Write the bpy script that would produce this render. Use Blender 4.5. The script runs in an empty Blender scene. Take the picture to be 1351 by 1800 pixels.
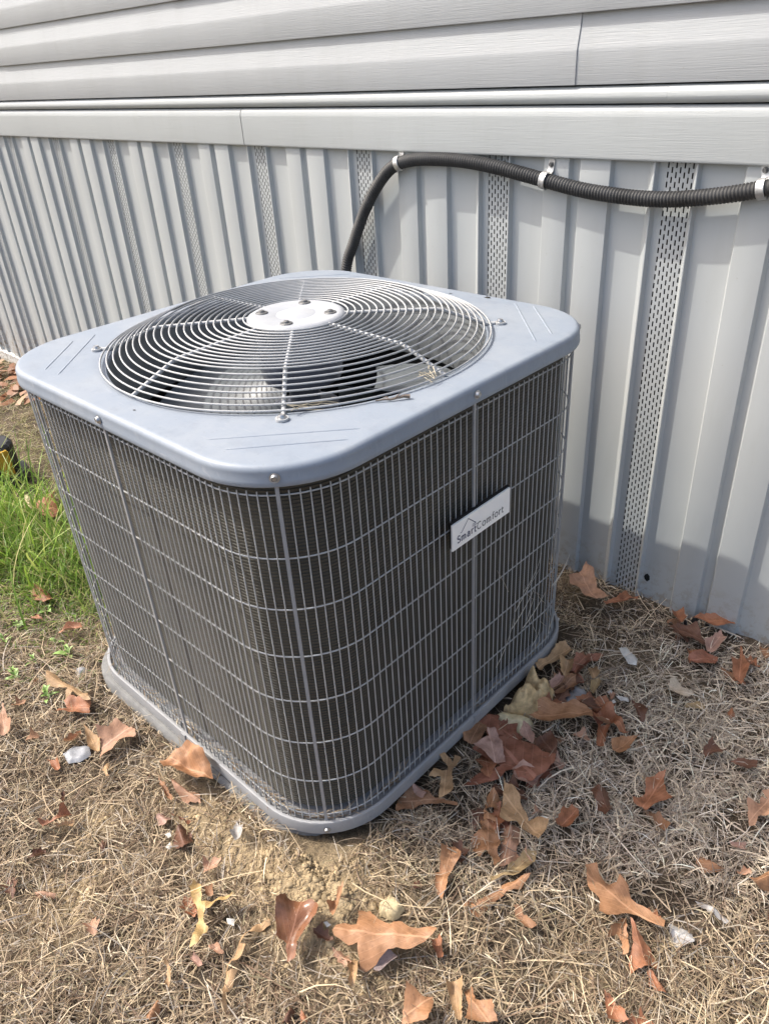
import bpy, math, random
import numpy as np
from mathutils import Vector, Matrix, geometry

random.seed(7)
rng = np.random.default_rng(11)
SC = bpy.context.scene
COL = SC.collection
pi = math.pi

# ------------------------------------------------------------------ camera, sky, sun, exposure
SUN = Vector((-1.86, -1.0, 2.64)).normalized()          # towards the sun
cam_data = bpy.data.cameras.new('camera')
cam = bpy.data.objects.new('camera', cam_data)
COL.objects.link(cam)
CAM = Vector((1.02775, -0.84152, 1.12501))
cam.matrix_world = Matrix(((0.7298525, -0.3177797, 0.6052531, 1.0277518), (0.6812637, 0.4113259, -0.60555, -0.8415226), (-0.0565248, 0.8542991, 0.5166991, 1.1250128), (0.0, 0.0, 0.0, 1.0)))
cam_data.sensor_fit = 'AUTO'
cam_data.sensor_width = 36.0
cam_data.lens = 26.5847
cam_data.clip_start = 0.02
cam_data.clip_end = 500
SC.camera = cam

world = bpy.data.worlds.new('World')
SC.world = world
world.use_nodes = True
wn = world.node_tree.nodes
sky = wn.new('ShaderNodeTexSky')
sky.sky_type = 'NISHITA'
sky.sun_disc = False
sky.sun_elevation = math.asin(SUN.z)
sky.sun_rotation = math.atan2(SUN.x, SUN.y) % (2 * pi)
sky.air_density = 1.0
sky.dust_density = 5.0
sky.ozone_density = 0.4
world.node_tree.links.new(sky.outputs[0], wn['Background'].inputs[0])
wn['Background'].inputs[1].default_value = 0.15
sl = bpy.data.lights.new('sun', 'SUN')
sl.energy = 2.0
sl.angle = math.radians(0.55)
sl.color = (1.0, 0.965, 0.89)
so = bpy.data.objects.new('sun', sl)
COL.objects.link(so)
so.rotation_euler = SUN.to_track_quat('Z', 'Y').to_euler()
so.location = SUN * 30
SC.view_settings.view_transform = 'Standard'
SC.view_settings.look = 'None'
SC.view_settings.gamma = 1
SC.view_settings.use_curve_mapping = False
SC.view_settings.exposure = 1.05

LEAVES = [
 ('maroon', 26, 10, 6, "largest leaf, reddish brown and star shaped, at the middle of the air conditioner's right side", [0.481, -0.02], [-25, -90, -15, -59, 10, -26, -6, -26, -27, -26, -52, -25, -43, 10, -63, 23, -79, 32, -77, 56, -61, 74, -49, 47, -20, 33, 2, 43, 25, 53, 46, 46, 68, 56, 79, 30, 78, 4, 75, -27, 54, -37, 32, -23, 25, -33, 22, -52, 0, -80]),
 ('tan', 34, 8, 12, 'tan three-lobed leaf leaning against the base rail below the front corner', [0.428, -0.127], [-36, 16, -43, 31, -14, 26, -1, 19, -11, 35, 6, 33, 10, 15, 8, 5, 34, -23, 39, -36, 29, -56, 6, -22, -5, -39, -12, -19, 1, 3, -9, 11]),
 ('brown', 12, 6, 5, 'long brown leaf tucked under the base rail nearest the front corner', [0.431, -0.2], [-20, -41, -36, -20, -33, 17, -11, 20, 13, 20, 47, 35, 52, 30, 15, 9, -1, -4, -10, -25, -16, -40]),
 ('pink', 22, 8, 4, 'small curled pinkish leaf on the brown leaf under the base rail', [0.415, -0.185], [-19, 0, -6, 10, 16, 4, 11, -6, -3, -9]),
 ('brown', 22, 8, 4, 'rounded brown leaf with a dark hole pressed against the base rail', [0.413, -0.02], [-17, -13, -21, 34, 8, 23, 20, 3, 15, -19, -5, -28]),
 ('pink', 36, 8, 6, 'narrow upright pinkish tan leaf lobe behind the star shaped leaf', [0.493, 0.034], [-11, -8, -21, 19, -6, 15, 16, 0, 21, -13, 2, -14]),
 ('dark', 20, 6, 4, 'dark brown leaf tucked behind the right tip of the star shaped leaf', [0.527, 0.048], [-30, -1, -9, 29, 16, 10, 30, -18, 7, -12, -14, -9]),
 ('pink', 14, 6, 4, "small mauve leaf just right of the star shaped leaf's tip", [0.564, 0.033], [-5, -10, -17, 21, 13, 1, 9, -13]),
 ('tan', 26, 9, 8, 'broad mustard tan leaf pointing up below the star shaped leaf', [0.577, -0.108], [-60, 38, -52, 29, -40, 31, -21, 25, -8, 12, 6, 6, 16, -3, 31, 10, 43, 11, 50, -6, 50, -27, 35, -24, 19, -24, 4, -19, -16, -37, -24, -23, -35, -2]),
 ('orange', 20, 8, 6, 'jagged orange tan oak leaf left of the broad mustard leaf', [0.559, -0.178], [-36, 37, -24, 36, -4, 39, 8, 17, 18, 9, 24, -9, 35, -15, 40, -38, 27, -26, 10, -21, 9, -33, -7, -31, -24, -12, -18, 6, -30, 19, -28, 24]),
 ('pinktan', 16, 8, 6, 'pinkish tan leaf under the lower edge of the broad mustard leaf', [0.595, -0.162], [-35, 23, -11, 42, 4, 20, 10, -1, 27, -16, 18, -24, 2, -35, -15, -8]),
 ('orange', 24, 10, 8, 'small cupped orange brown leaf above the jagged oak leaf', [0.523, -0.117], [-7, -15, -15, 5, -9, 17, 7, 13, 17, -2, 7, -18]),
 ('orange', 16, 9, 8, 'narrow tan orange leaf standing alone left of the jagged oak leaf', [0.545, -0.272], [-28, 22, -13, 40, 6, 29, 4, 13, 6, -1, 15, -15, 19, -34, 8, -32, -11, -15, -7, -6]),
 ('orange', 14, 12, 6, "crinkled orange leaf at the shadow's edge lowest of the leaf trail", [0.623, -0.251], [-27, -40, -27, -25, -9, -16, -3, 5, -2, 23, 15, 49, 25, 60, 24, 36, 11, 17, 6, -7, 2, -26, 1, -39, -15, -38]),
 ('olive', 12, 8, 4, 'torn olive brown leaf under the pinkish tan leaf', [0.621, -0.192], [-8, 1, -2, 18, -3, 33, 11, 45, 18, 32, 19, 1, 3, -15, -2, -20, -12, -44, -18, -36, -6, -15]),
 ('rust', 18, 10, 6, 'rounded rust leaf right of the broad mustard leaf', [0.639, -0.061], [-10, -19, -12, 3, -7, 25, 6, 24, 18, 3, 10, -14, -5, -23]),
 ('brown', 10, 5, 3, 'thin brown leaf half hidden by straw below the crinkled orange leaf', [0.678, -0.251], [-19, 5, -14, 9, 7, 3, 23, 1, 11, -12, -7, -7]),
 ('pinktan', 40, 12, 14, "tan leaf propped up where the skirting meets the air conditioner's back corner", [0.347, 0.505], [-49, 3, -44, 32, -44, 67, -12, 48, 20, 7, 48, -13, 64, -25, 43, -40, 18, -35, -13, -19, -32, -25]),
 ('rust', 22, 8, 4, 'rust leaf lying along the skirting under the vent strip', [0.422, 0.533], [-27, -33, -10, -5, -6, 26, 21, 38, 26, 22, 6, -12, -10, -36]),
 ('rust', 26, 8, 6, 'small rust leaf against the skirting below the black debris', [0.551, 0.55], [-23, 9, -1, 24, 19, -3, 13, -21, -8, -9]),
 ('rust', 26, 9, 4, 'long rust brown leaf leaning on the skirting at the right', [0.622, 0.578], [-38, -21, -33, 3, 3, 22, 27, 26, 39, 7, 25, -13, 0, -14, -23, -11]),
 ('dark', 22, 12, 8, 'dark brown rolled leaf in the pile before the skirting', [0.594, 0.502], [-40, -16, -30, 18, 4, 36, 42, 0, 30, -22, 13, -2, -19, -13]),
 ('maroon', 14, 8, 4, 'maroon leaf at the front of the pile before the skirting', [0.649, 0.46], [-27, -5, -12, 25, 19, 30, 26, -13, 5, -12, -11, -24]),
 ('pink', 20, 8, 4, 'pinkish maroon leaf at the right of the pile before the skirting', [0.65, 0.517], [-17, -16, -6, 42, 13, 24, 13, -19, -3, -31]),
 ('rust', 24, 10, 10, 'orange brown pointed leaf standing alone right of the skirting pile', [0.716, 0.487], [-24, 66, -3, 32, 12, 15, 19, -15, 23, -59, 0, -42, -17, -13, -9, 17]),
 ('beige', 16, 8, 4, 'pale beige pointed leaf alone on grey straw right of the white scrap', [0.65, 0.348], [-23, 3, -17, 13, 6, 8, 26, 10, 16, -7, -8, -28]),
 ('rust', 14, 6, 3, 'tiny rust leaf fragment on the grey straw right of the beige leaf', [0.751, 0.359], [-9, 1, -3, 17, 8, -2, 4, -16]),
 ('dark', 16, 8, 5, 'small folded dark brown leaf below the white paper bits', [0.613, 0.248], [-25, 16, -6, 14, 14, 2, 19, -21, -3, -12]),
 ('olive', 10, 6, 4, 'curved olive tan leaf just below the pale beige leaf', [0.69, 0.339], [-18, -11, -2, 14, 20, 3, 1, -7]),
 ('maroon', 14, 6, 4, 'reddish leaf between the base rail corner and the white scrap', [0.467, 0.297], [-9, -45, -19, -14, -9, 23, 13, 52, 17, 34, 6, -10, 1, -41]),
 ('tan', 20, 6, 5, 'upper of two small tan leaves left of the white paper bits', [0.493, 0.276], [-15, 9, -2, 15, 15, -1, 7, -15, -5, -8]),
 ('olive', 18, 8, 6, 'lower of two small tan leaves left of the white paper bits', [0.516, 0.245], [-9, 0, -6, 25, 6, 14, 11, -24, -1, -16]),
 ('tan', 30, 9, 6, 'pale tan leaf along the base rail near its back right corner', [0.418, 0.25], [-17, -46, -12, -4, -13, 35, -6, 48, 17, 43, 22, 21, 7, -6, -1, -40, 2, -52]),
 ('tan', 24, 12, 8, 'curled tan brown leaf just behind the yellow foam clump', [0.449, 0.245], [-22, 7, -2, 30, 12, 3, 13, -23, -1, -18]),
 ('orange', 32, 9, 5, 'wide orange brown oak leaf beside the yellow foam clump', [0.511, 0.123], [-38, -48, -36, -18, -48, -4, -35, 13, -13, 23, 2, 42, 27, 45, 40, 40, 54, 19, 32, 6, 20, -13, 16, -28, -2, -38, -19, -40]),
 ('rust', 24, 14, 8, 'crumpled rust leaf right of the wide orange brown oak leaf', [0.587, 0.177], [-27, -18, -25, 19, -14, 28, 5, 16, 42, -3, 26, -13, 8, -8, -15, -21]),
 ('orange', 20, 9, 6, 'square orange leaf below the crumpled rust leaf', [0.635, 0.141], [-17, -14, -14, 16, 9, 42, 8, 8, 16, -4, 7, -22, -8, -25]),
 ('pink', 36, 10, 5, 'small pinkish curled leaf touching the top of the foam clump', [0.464, 0.183], [-11, -10, -6, 17, 5, 19, 11, -6, 1, -21]),
 ('pinktan', 12, 6, 3, 'small tan leaf under bent straw below the wide oak leaf', [0.563, 0.119], [-16, -7, -5, 14, 14, 3, 7, -10]),
 ('rust', 14, 8, 4, 'rust leaf hanging below the crumpled rust leaf', [0.592, 0.145], [-18, 12, -2, 29, 3, 10, 14, -22, 2, -28]),
 ('dark', 16, 8, 4, 'dark brown leaf below the two tan leaves near the foam clump', [0.532, 0.195], [-20, 2, -3, 18, 22, 2, 8, -10, -7, -11]),
 ('maroon', 20, 8, 4, 'dull red leaf behind the curled tan leaf near the back corner', [0.462, 0.284], [-5, -29, -17, 4, -4, 31, 11, 25, 7, 2, 9, -34]),
 ('dark', 20, 8, 6, 'dark rust tongue shaped leaf leaning in grey straw right of the leaf trail', [0.663, 0.015], [-25, 7, -16, 18, 0, 20, 23, -9, 20, -27, -3, -11]),
 ('rust', 18, 9, 5, 'three-pointed rust oak leaf crossed by a straw in the shade', [0.724, 0.082], [-13, 37, -3, 50, 6, 24, 16, 12, 31, 4, 17, -12, 10, -41, -14, -42, -19, -34, -10, -7, -20, 10]),
 ('brown', 12, 8, 4, 'brown folded leaf touching the bottom of the three-pointed oak leaf', [0.759, 0.037], [-18, 0, -9, 15, 5, 8, 16, 2, 11, -15, -5, -9]),
 ('dark', 14, 6, 4, 'dark triangular leaf at right behind a straw tuft', [0.823, 0.247], [-26, -7, 8, 27, 15, 5, 8, -14, -4, -11]),
 ('pinktan', 24, 8, 6, 'lobed tan leaf cut by the right edge of the picture', [0.874, 0.164], [-20, -2, -2, 10, -6, 24, 4, 27, -9, 35, 2, 57, 22, 0, 5, -23, 8, -43, 2, -52, -7, -33]),
 ('orange', 14, 8, 5, 'small folded orange tan leaf between straw tufts at right', [0.851, 0.019], [-20, 8, 1, 9, 20, 11, 16, -2, -2, -17, -15, -9]),
 ('pink', 8, 5, 3, 'pale pinkish leaf bit below the lobed leaf at the right edge', [0.874, 0.083], [-14, -1, 7, 14, 11, -1, -5, -11]),
 ('dark', 18, 12, 6, 'dark shrivelled leaf in the straw at upper right', [0.765, 0.237], [-15, -6, -11, 16, 20, 15, 9, -4, -3, -22]),
 ('orange', 26, 9, 8, 'large orange oak leaf with a long narrow base in the lower right', [0.778, -0.138], [-63, 10, -51, 23, -42, 14, -22, 10, -15, 17, -17, 28, 0, 23, 11, 12, 30, 12, 46, 10, 62, 11, 65, 1, 57, -3, 30, -4, 18, -11, 10, -25, 1, -41, -11, -40, -22, -20, -37, -19, -50, -7]),
 ('orange', 12, 10, 8, 'rolled tan leaf directly under the large lower right oak leaf', [0.8, -0.18], [-4, 29, 22, -14, 16, -18, 7, -5, -3, -1, -7, -21, -11, -9, -11, 14, -9, 25]),
 ('rust', 16, 9, 6, 'reddish brown pointed leaf below the large lower right oak leaf', [0.835, -0.179], [-30, 24, -13, 17, 10, 10, 24, 5, 32, -1, 16, -17, 3, -34, -9, -16, -12, 0, -21, 13]),
 ('rust', 14, 8, 6, 'narrow rust leaf tip below the reddish brown pointed leaf', [0.873, -0.206], [-17, 7, -9, 14, 11, 1, 16, -9, 7, -9, -7, -4]),
 ('rust', 14, 8, 6, 'orange pointed leaf cut by the bottom edge at right', [0.846, -0.278], [-21, 10, -9, 10, 8, 5, 21, -3, 1, -21]),
 ('orange', 24, 12, 6, 'rolled orange leaf cut by the right edge above the lower right corner', [0.925, 0.037], [-16, -13, 7, 37, 18, 6, 2, -15, -10, -16]),
 ('grey', 8, 5, 3, 'pale grey papery leaf right of the reddish brown pointed leaf', [0.869, -0.12], [-21, 8, 10, 16, 17, 4, 2, -15, -9, -13]),
 ('grey', 8, 5, 3, 'narrow grey weathered leaf in straw at lower right', [0.89, -0.049], [-28, -1, -12, 6, 27, 4, 19, -3, -7, -6]),
 ('rust', 10, 6, 3, 'rust leaf scrap at the right edge below the rolled orange leaf', [0.958, -0.013], [-6, 4, -1, 15, 8, -10, -1, -8]),
 ('orange', 30, 10, 9, 'largest orange oak leaf at the bottom centre with a curled edge', [0.544, -0.426], [-53, -40, -55, -31, -48, -20, -34, -11, -43, 2, -50, 7, -38, 20, -19, 16, 3, 19, 4, 24, 12, 32, 25, 33, 38, 38, 50, 50, 60, 52, 60, 42, 53, 24, 42, 7, 31, 1, 22, -7, 18, -27, 12, -42, 4, -46, -7, -36, -17, -27, -25, -37, -46, -43]),
 ('mauve', 10, 8, 5, 'shadowed grey brown leaf under the bottom centre oak leaf', [0.57, -0.442], [-11, 0, -5, 14, 8, 16, 10, 4, 3, -16, -6, -19]),
 ('tan', 14, 10, 8, 'crinkled narrow leaf hanging below the left of the bottom centre oak leaf', [0.545, -0.485], [-13, 2, -15, 18, -4, 15, 11, -1, 13, -14, 6, -15, 1, -5]),
 ('orange', 20, 10, 8, 'small twisted orange leaf above left of the bottom centre oak leaf', [0.464, -0.435], [-1, -18, -1, -1, -10, 11, -12, 25, 0, 9, 10, -5, 13, -21]),
 ('orange', 22, 10, 8, 'shiny orange leaf cut by the bottom edge below the centre oak leaf', [0.643, -0.454], [-25, 5, -13, 10, 2, 12, 8, 20, 18, 7, 24, -9, -1, -31, -13, -14]),
 ('tan', 16, 9, 6, 'plain tan leaf standing at the bottom edge left of the curled pair', [0.679, -0.415], [-24, 7, -10, 26, 5, 6, 21, -17, 16, -21, -9, -2]),
 ('orange', 22, 12, 8, 'curled orange leaf at the bottom edge right of the plain tan leaf', [0.704, -0.4], [-24, 3, -20, 14, -6, 3, 7, 8, 14, 12, 33, -1, 1, -29, -7, -10]),
 ('rust', 14, 8, 4, 'small rust leaf at the right tip of the bottom centre oak leaf', [0.612, -0.374], [-13, 0, -10, 18, 15, -7, 8, -11]),
 ('dark', 8, 8, 3, 'dark round acorn-sized leaf curl above the cream stone', [0.521, -0.32], [-8, -3, -1, 9, 8, 4, 1, -10]),
 ('mustard', 26, 14, 8, 'mustard yellow leaf with two rolled arms at the lower left centre', [0.309, -0.572], [-45, 3, -50, 14, -40, 19, -21, 9, -14, 2, 4, 25, 9, 33, 21, 37, 26, 31, 14, 17, 2, -1, 8, -11, 22, -12, 26, -24, 37, -37, 32, -49, 17, -31, 0, -15, -16, -6, -32, -3]),
 ('tan', 24, 14, 10, 'long twisted tan leaf shaped like a ribbon at lower left centre', [0.408, -0.584], [-17, 67, -9, 62, -12, 44, -17, 24, -16, 14, -5, 17, -4, 5, -4, -9, 0, -21, 11, -10, 17, -26, 18, -38, 34, -47, 36, -53, 24, -48, 8, -33, -3, -21, -16, 0, -22, 23, -24, 48]),
 ('rustshine', 30, 12, 8, 'glossy dark orange brown leaf folded along its middle, bottom centre', [0.443, -0.504], [-35, 2, -38, 18, -31, 17, -6, 39, 12, 37, 19, 25, 19, 3, 19, -12, 31, -27, 24, -36, 9, -22, -4, -28, -19, -16]),
 ('tan', 14, 8, 6, 'thin tan leaf sliver standing in straw at the lower left', [0.338, -0.664], [-18, 7, -12, 9, 5, 4, 18, -10, 11, -11, -2, 1]),
 ('orange', 12, 9, 5, 'small orange leaf below the thin sliver at the lower left', [0.361, -0.705], [-6, -9, -10, 9, -3, 13, 6, 4, 10, -6, 3, -11]),
 ('dark', 14, 8, 5, 'left one of two dark leaf tips at the bottom edge under the glossy leaf', [0.514, -0.582], [-2, -11, -8, 5, -1, 11, 4, 3, 7, -8]),
 ('rust', 14, 8, 5, 'right one of two dark leaf tips at the bottom edge under the glossy leaf', [0.533, -0.57], [0, -8, -11, 5, 2, 4, 8, -1]),
 ('pink', 10, 7, 4, 'small pinkish brown scrap below the mustard yellow leaf', [0.356, -0.627], [-10, -2, -8, 5, 11, 4, 10, -2, -3, -4]),
 ('pinktan', 10, 7, 4, 'small tan scrap between the mustard leaf and the ribbon leaf', [0.362, -0.596], [-16, -2, -3, 6, 14, 5, 10, -4, -5, -4]),
 ('brown', 16, 7, 4, 'small square brown scrap beside the top of the mustard leaf', [0.281, -0.548], [-11, -1, -3, 9, 11, 0, 4, -8]),
 ('tan', 28, 10, 8, "tan lobed oak leaf at left beside the base rail's left end", [-0.335, -0.475], [-41, -25, -72, -7, -55, 4, -19, 5, 4, 17, 46, 19, 71, 13, 59, 4, 17, 2, 15, -18, -1, 0, -25, -15]),
 ('rust', 16, 9, 5, 'reddish leaf under the tan lobed leaf at left', [-0.285, -0.497], [-31, 1, -28, 15, 14, 36, 38, 19, 24, -4, 5, -14, -3, -32, -13, -16, -6, -4]),
 ('pinktan', 22, 9, 8, 'pinkish tan leaf at the left edge of the picture', [-0.342, -0.612], [-12, -9, -49, 21, -9, 11, 13, 12, 32, -1, 21, -16, 4, -19]),
 ('tan', 22, 12, 8, 'folded tan leaf touching the grey plastic scrap on its right', [-0.156, -0.514], [-41, 7, -11, 9, 12, 11, 33, -4, 17, -17, -10, -6]),
 ('pinktan', 24, 12, 8, 'crumpled pinkish leaf right of the folded tan leaf', [-0.124, -0.485], [-36, -12, -22, 3, -29, 23, 10, 39, 31, 28, 15, 5, 20, -25, 20, -40, -7, -21]),
 ('tan', 14, 8, 6, 'small pale star shaped leaf below the crumpled pinkish leaf', [-0.08, -0.528], [-18, -3, -18, 11, 5, 9, -2, -1, 17, -5, 16, -11]),
 ('orange', 40, 16, 12, 'big crumpled orange leaf by the left base rail', [0.071, -0.44], [-41, -27, -47, -12, -35, 4, -26, 24, 5, 29, 34, 27, 56, 14, 49, -9, 23, -18, -18, -32]),
 ('pinktan', 16, 12, 6, 'brown leaf half hidden under the big crumpled orange leaf', [0.094, -0.464], [-34, -6, -10, 5, 18, 15, 37, 5, 8, -9, -18, -10]),
 ('brown', 18, 8, 5, 'narrow brown strip left of the big crumpled orange leaf', [0.06, -0.486], [-34, 8, -8, 6, 34, -4, 25, -10, -17, 0]),
 ('orange', 14, 9, 5, 'thin orange leaf above the grey plastic scrap', [-0.203, -0.535], [-6, -14, -7, 2, -1, 18, 11, 11, 3, -17]),
 ('rust', 10, 7, 4, 'brown scrap below left of the grey plastic scrap', [-0.168, -0.589], [-21, -5, -6, 9, 13, 3, 14, -7]),
 ('rust', 22, 12, 8, 'curled rust leaf alone in straw at lower left', [-0.042, -0.65], [-15, -21, -3, -4, -3, 22, 13, 25, 6, -3, 1, -19]),
 ('tan', 10, 6, 4, 'flat tan leaf under the curled rust leaf at lower left', [-0.023, -0.642], [-17, -12, 2, 15, 13, 6, 1, -8]),
 ('dark', 14, 9, 5, 'dark withered leaf below the curled rust leaf at lower left', [-0.002, -0.705], [-11, -14, -6, 1, 7, 14, 12, 9, -3, -10]),
 ('pinktan', 10, 7, 4, 'weathered brown leaf by the bare soil patch at lower left', [0.067, -0.726], [-17, -11, -9, -1, 15, 14, 15, 7, -5, -10]),
 ('dark', 20, 8, 8, 'dark rust leaf tip standing above the curled rust leaf at lower left', [-0.072, -0.618], [5, -8, -9, 3, -5, 6, 10, -2]),
 ('rust', 50, 14, 10, 'large brown leaf resting in the green grass', [-1.138, -0.128], [-25, -31, -65, -5, -50, 13, -69, 44, -95, 64, -50, 39, 80, -5, 137, -39, 98, -41, 40, -39]),
 ('straw', 46, 12, 8, 'pale dry leaf left of the brown leaf in the green grass', [-1.202, -0.162], [19, -27, -53, 12, -37, 23, 28, 12, 43, -20]),
 ('rust', 20, 8, 5, 'upper rust leaf under the green blades', [-0.731, -0.35], [-26, -15, -46, 6, -24, 17, 36, 12, 56, -1, 4, -20]),
 ('rust', 16, 8, 5, 'lower rust leaf under the green blades', [-0.644, -0.406], [-19, -4, -5, 7, 23, 8, 1, -10]),
 ('rust', 18, 8, 5, 'long rust leaf between the weeds and the air conditioner', [-0.532, -0.368], [-15, -26, -14, 1, 4, 21, 20, 18, 6, -14]),
 ('pink', 12, 9, 5, 'pinkish grey leaf in the broken leaf cluster below the big crumpled leaf', [0.097, -0.519], [-12, -6, -9, 8, 6, 11, 15, -2, 1, -11]),
 ('dark', 16, 12, 6, 'dark brown leaf of the broken cluster below the big crumpled leaf', [0.158, -0.519], [-20, -9, -20, 13, 1, 17, 17, 5, 23, -12, -1, -14]),
 ('grey', 16, 10, 6, 'pale grey leaf standing in straw before the pad edge', [0.245, -0.458], [-5, -11, -19, 11, 1, 11, 12, 2, 10, -13]),
 ('rust', 14, 7, 3, 'reddish leaf stalk piece above the broken leaf cluster', [0.129, -0.497], [-23, -10, -6, -1, 21, 10, 7, 1]),
]
D = {"folds": [[[0.456, -0.03], [23, -23, 3, -23, -22, -22, -13, 12, -26, 21, -16, 31, 11, 17, 40, -12]], [[0.54, -0.041], [-26, -1, -16, 17, 22, 20, 20, -13, -1, -23]]], "foam": [[0.436, 0.141], [-29, -68, -29, -27, -32, 11, -37, 44, -6, 42, 16, 52, 30, 38, 30, 12, 31, -16, 26, -34, -1, -55]], "foam2": [[0.441, 0.068], [-36, -19, -32, 7, -8, 17, 28, 26, 31, 9, 26, -16, -8, -23]], "cream": [[0.518, -0.374], [-20, -10, -18, 11, -6, 17, 16, 14, 19, 0, 15, -12, -6, -21]], "scrap": [[0.524, 0.378], [-31, 10, -20, 23, 17, 4, 25, -15, 9, -22]], "plastic": [[-0.168, -0.546], [-25, -19, -26, 6, -2, 26, 23, 16, 22, -6, 8, -23]], "bits": [[[0.544, 0.262], [-6, -3, -5, 10, 7, 1, 4, -8]], [[0.572, 0.262], [-17, -1, 5, 9, 13, 0, -1, -8]], [[0.562, 0.241], [-4, -1, -4, 8, 3, 5, 5, -11]], [[0.471, -0.465], [-6, -2, -3, 3, 6, 3, 4, -4]], [[0.347, -0.555], [-10, -1, 1, 7, 9, -1, 0, -5]], [[0.132, -0.53], [-6, -4, -4, 6, 6, 2, 5, -4]], [[0.152, -0.542], [-5, -5, -6, 6, 5, 3, 5, -4]]], "grock": [[0.494, 0.209], [-26, -14, -18, 27, 7, 33, 22, 12, 23, -4, 4, -26, -11, -29]], "grock2": [[-0.393, -0.42], [-21, -7, -6, 15, 16, 9, 11, -18]], "weeds": [[-0.673, -0.365, -0.036], [-0.667, -0.443, -0.036], [-0.536, -0.409, -0.036], [-0.465, -0.412, -0.036], [-0.512, -0.476, -0.036], [-0.643, -0.489, -0.036], [-0.491, -0.529, -0.036], [-0.371, -0.511, -0.036]], "hose": [[-0.467, 0.579, 0.65], [-0.438, 0.579, 0.715], [-0.393, 0.579, 0.792], [-0.341, 0.579, 0.857], [-0.289, 0.579, 0.899], [-0.226, 0.579, 0.916], [-0.151, 0.579, 0.92], [-0.071, 0.579, 0.918], [0.011, 0.579, 0.909], [0.127, 0.579, 0.89], [0.209, 0.579, 0.877], [0.283, 0.579, 0.871], [0.342, 0.579, 0.869], [0.396, 0.579, 0.871], [0.453, 0.579, 0.878], [0.506, 0.579, 0.887], [0.551, 0.579, 0.897], [0.603, 0.579, 0.906]], "clamps": [[-0.267, 0.579, 0.906], [0.127, 0.579, 0.89], [0.551, 0.579, 0.897]], "cam": [1.0277518373858234, -0.8415225772403971, 1.1250128080084598, 2.3559493063876467, -0.5429909499624059, 0.06606882777460898, 1329.2342343169757]}


# ------------------------------------------------------------------ helpers
def link(name, me, mat=None, parent=None):
    o = bpy.data.objects.new(name, me)
    COL.objects.link(o)
    if mat is not None and me is not None and not me.materials:
        me.materials.append(mat)
    if parent is not None:
        o.parent = parent
    return o


def tag(o, label=None, cat=None, group=None, kind=None):
    for k, v in (('label', label), ('category', cat), ('group', group), ('kind', kind)):
        if v:
            o[k] = v
    return o


def thing(name, label, cat, loc=(0, 0, 0), group=None):
    o = bpy.data.objects.new(name, None)
    o.empty_display_size = 0.05
    COL.objects.link(o)
    o.location = loc
    return tag(o, label, cat, group)


class MB:
    def __init__(self):
        self.v = []
        self.f = []

    def add(self, v, f):
        n = len(self.v)
        self.v += [tuple(map(float, p)) for p in v]
        self.f += [tuple(i + n for i in q) for q in f]
        return self

    def box(self, x0, x1, y0, y1, z0, z1):
        v = [(x, y, z) for z in (z0, z1) for y in (y0, y1) for x in (x0, x1)]
        return self.add(v, [(0, 2, 3, 1), (4, 5, 7, 6), (0, 1, 5, 4), (2, 6, 7, 3), (0, 4, 6, 2), (1, 3, 7, 5)])

    def tube(self, pts, r, seg=8, closed=False, caps=True):
        P = [Vector(p) for p in pts]
        n = len(P)
        rs = r if hasattr(r, '__len__') else [r] * n
        v = []
        ref = None
        for i in range(n):
            if closed:
                t = P[(i + 1) % n] - P[i - 1]
            else:
                t = P[min(i + 1, n - 1)] - P[max(i - 1, 0)]
            t.normalize()
            if ref is None:
                ref = Vector((0, 0, 1)) if abs(t.z) < .9 else Vector((1, 0, 0))
            u = (ref - t * ref.dot(t)).normalized()
            ref = u
            w = t.cross(u)
            for k in range(seg):
                a = 2 * pi * k / seg
                v.append(P[i] + (u * math.cos(a) + w * math.sin(a)) * rs[i])
        f = []
        m = n if closed else n - 1
        for i in range(m):
            j = (i + 1) % n
            for k in range(seg):
                l = (k + 1) % seg
                f.append((i * seg + k, i * seg + l, j * seg + l, j * seg + k))
        if caps and not closed:
            f.append(tuple(range(seg))[::-1])
            f.append(tuple((n - 1) * seg + k for k in range(seg)))
        return self.add(v, f)

    def lathe(self, prof, seg=32, c=(0, 0, 0), ax='z'):
        v = []
        for r, h in prof:
            for k in range(seg):
                a = 2 * pi * k / seg
                if ax == 'z':
                    v.append((c[0] + r * math.cos(a), c[1] + r * math.sin(a), c[2] + h))
                elif ax == 'x':
                    v.append((c[0] + h, c[1] + r * math.cos(a), c[2] + r * math.sin(a)))
                else:
                    v.append((c[0] + r * math.sin(a), c[1] + h, c[2] + r * math.cos(a)))
        f = []
        for i in range(len(prof) - 1):
            for k in range(seg):
                l = (k + 1) % seg
                f.append((i * seg + k, i * seg + l, (i + 1) * seg + l, (i + 1) * seg + k))
        return self.add(v, f)

    def rings(self, rows, close=True):
        n = len(rows[0])
        v = [p for r in rows for p in r]
        f = []
        for i in range(len(rows) - 1):
            for k in range(n if close else n - 1):
                l = (k + 1) % n
                f.append((i * n + k, i * n + l, (i + 1) * n + l, (i + 1) * n + k))
        return self.add(v, f)

    def mesh(self, name, smooth=35):
        me = bpy.data.meshes.new(name)
        me.from_pydata(self.v, [], self.f)
        me.update()
        if smooth:
            me.shade_smooth()
            me.set_sharp_from_angle(angle=math.radians(smooth))
        return me

    def build(self, name, mat, parent=None, smooth=35):
        return link(name, self.mesh(name, smooth), mat, parent)


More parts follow.
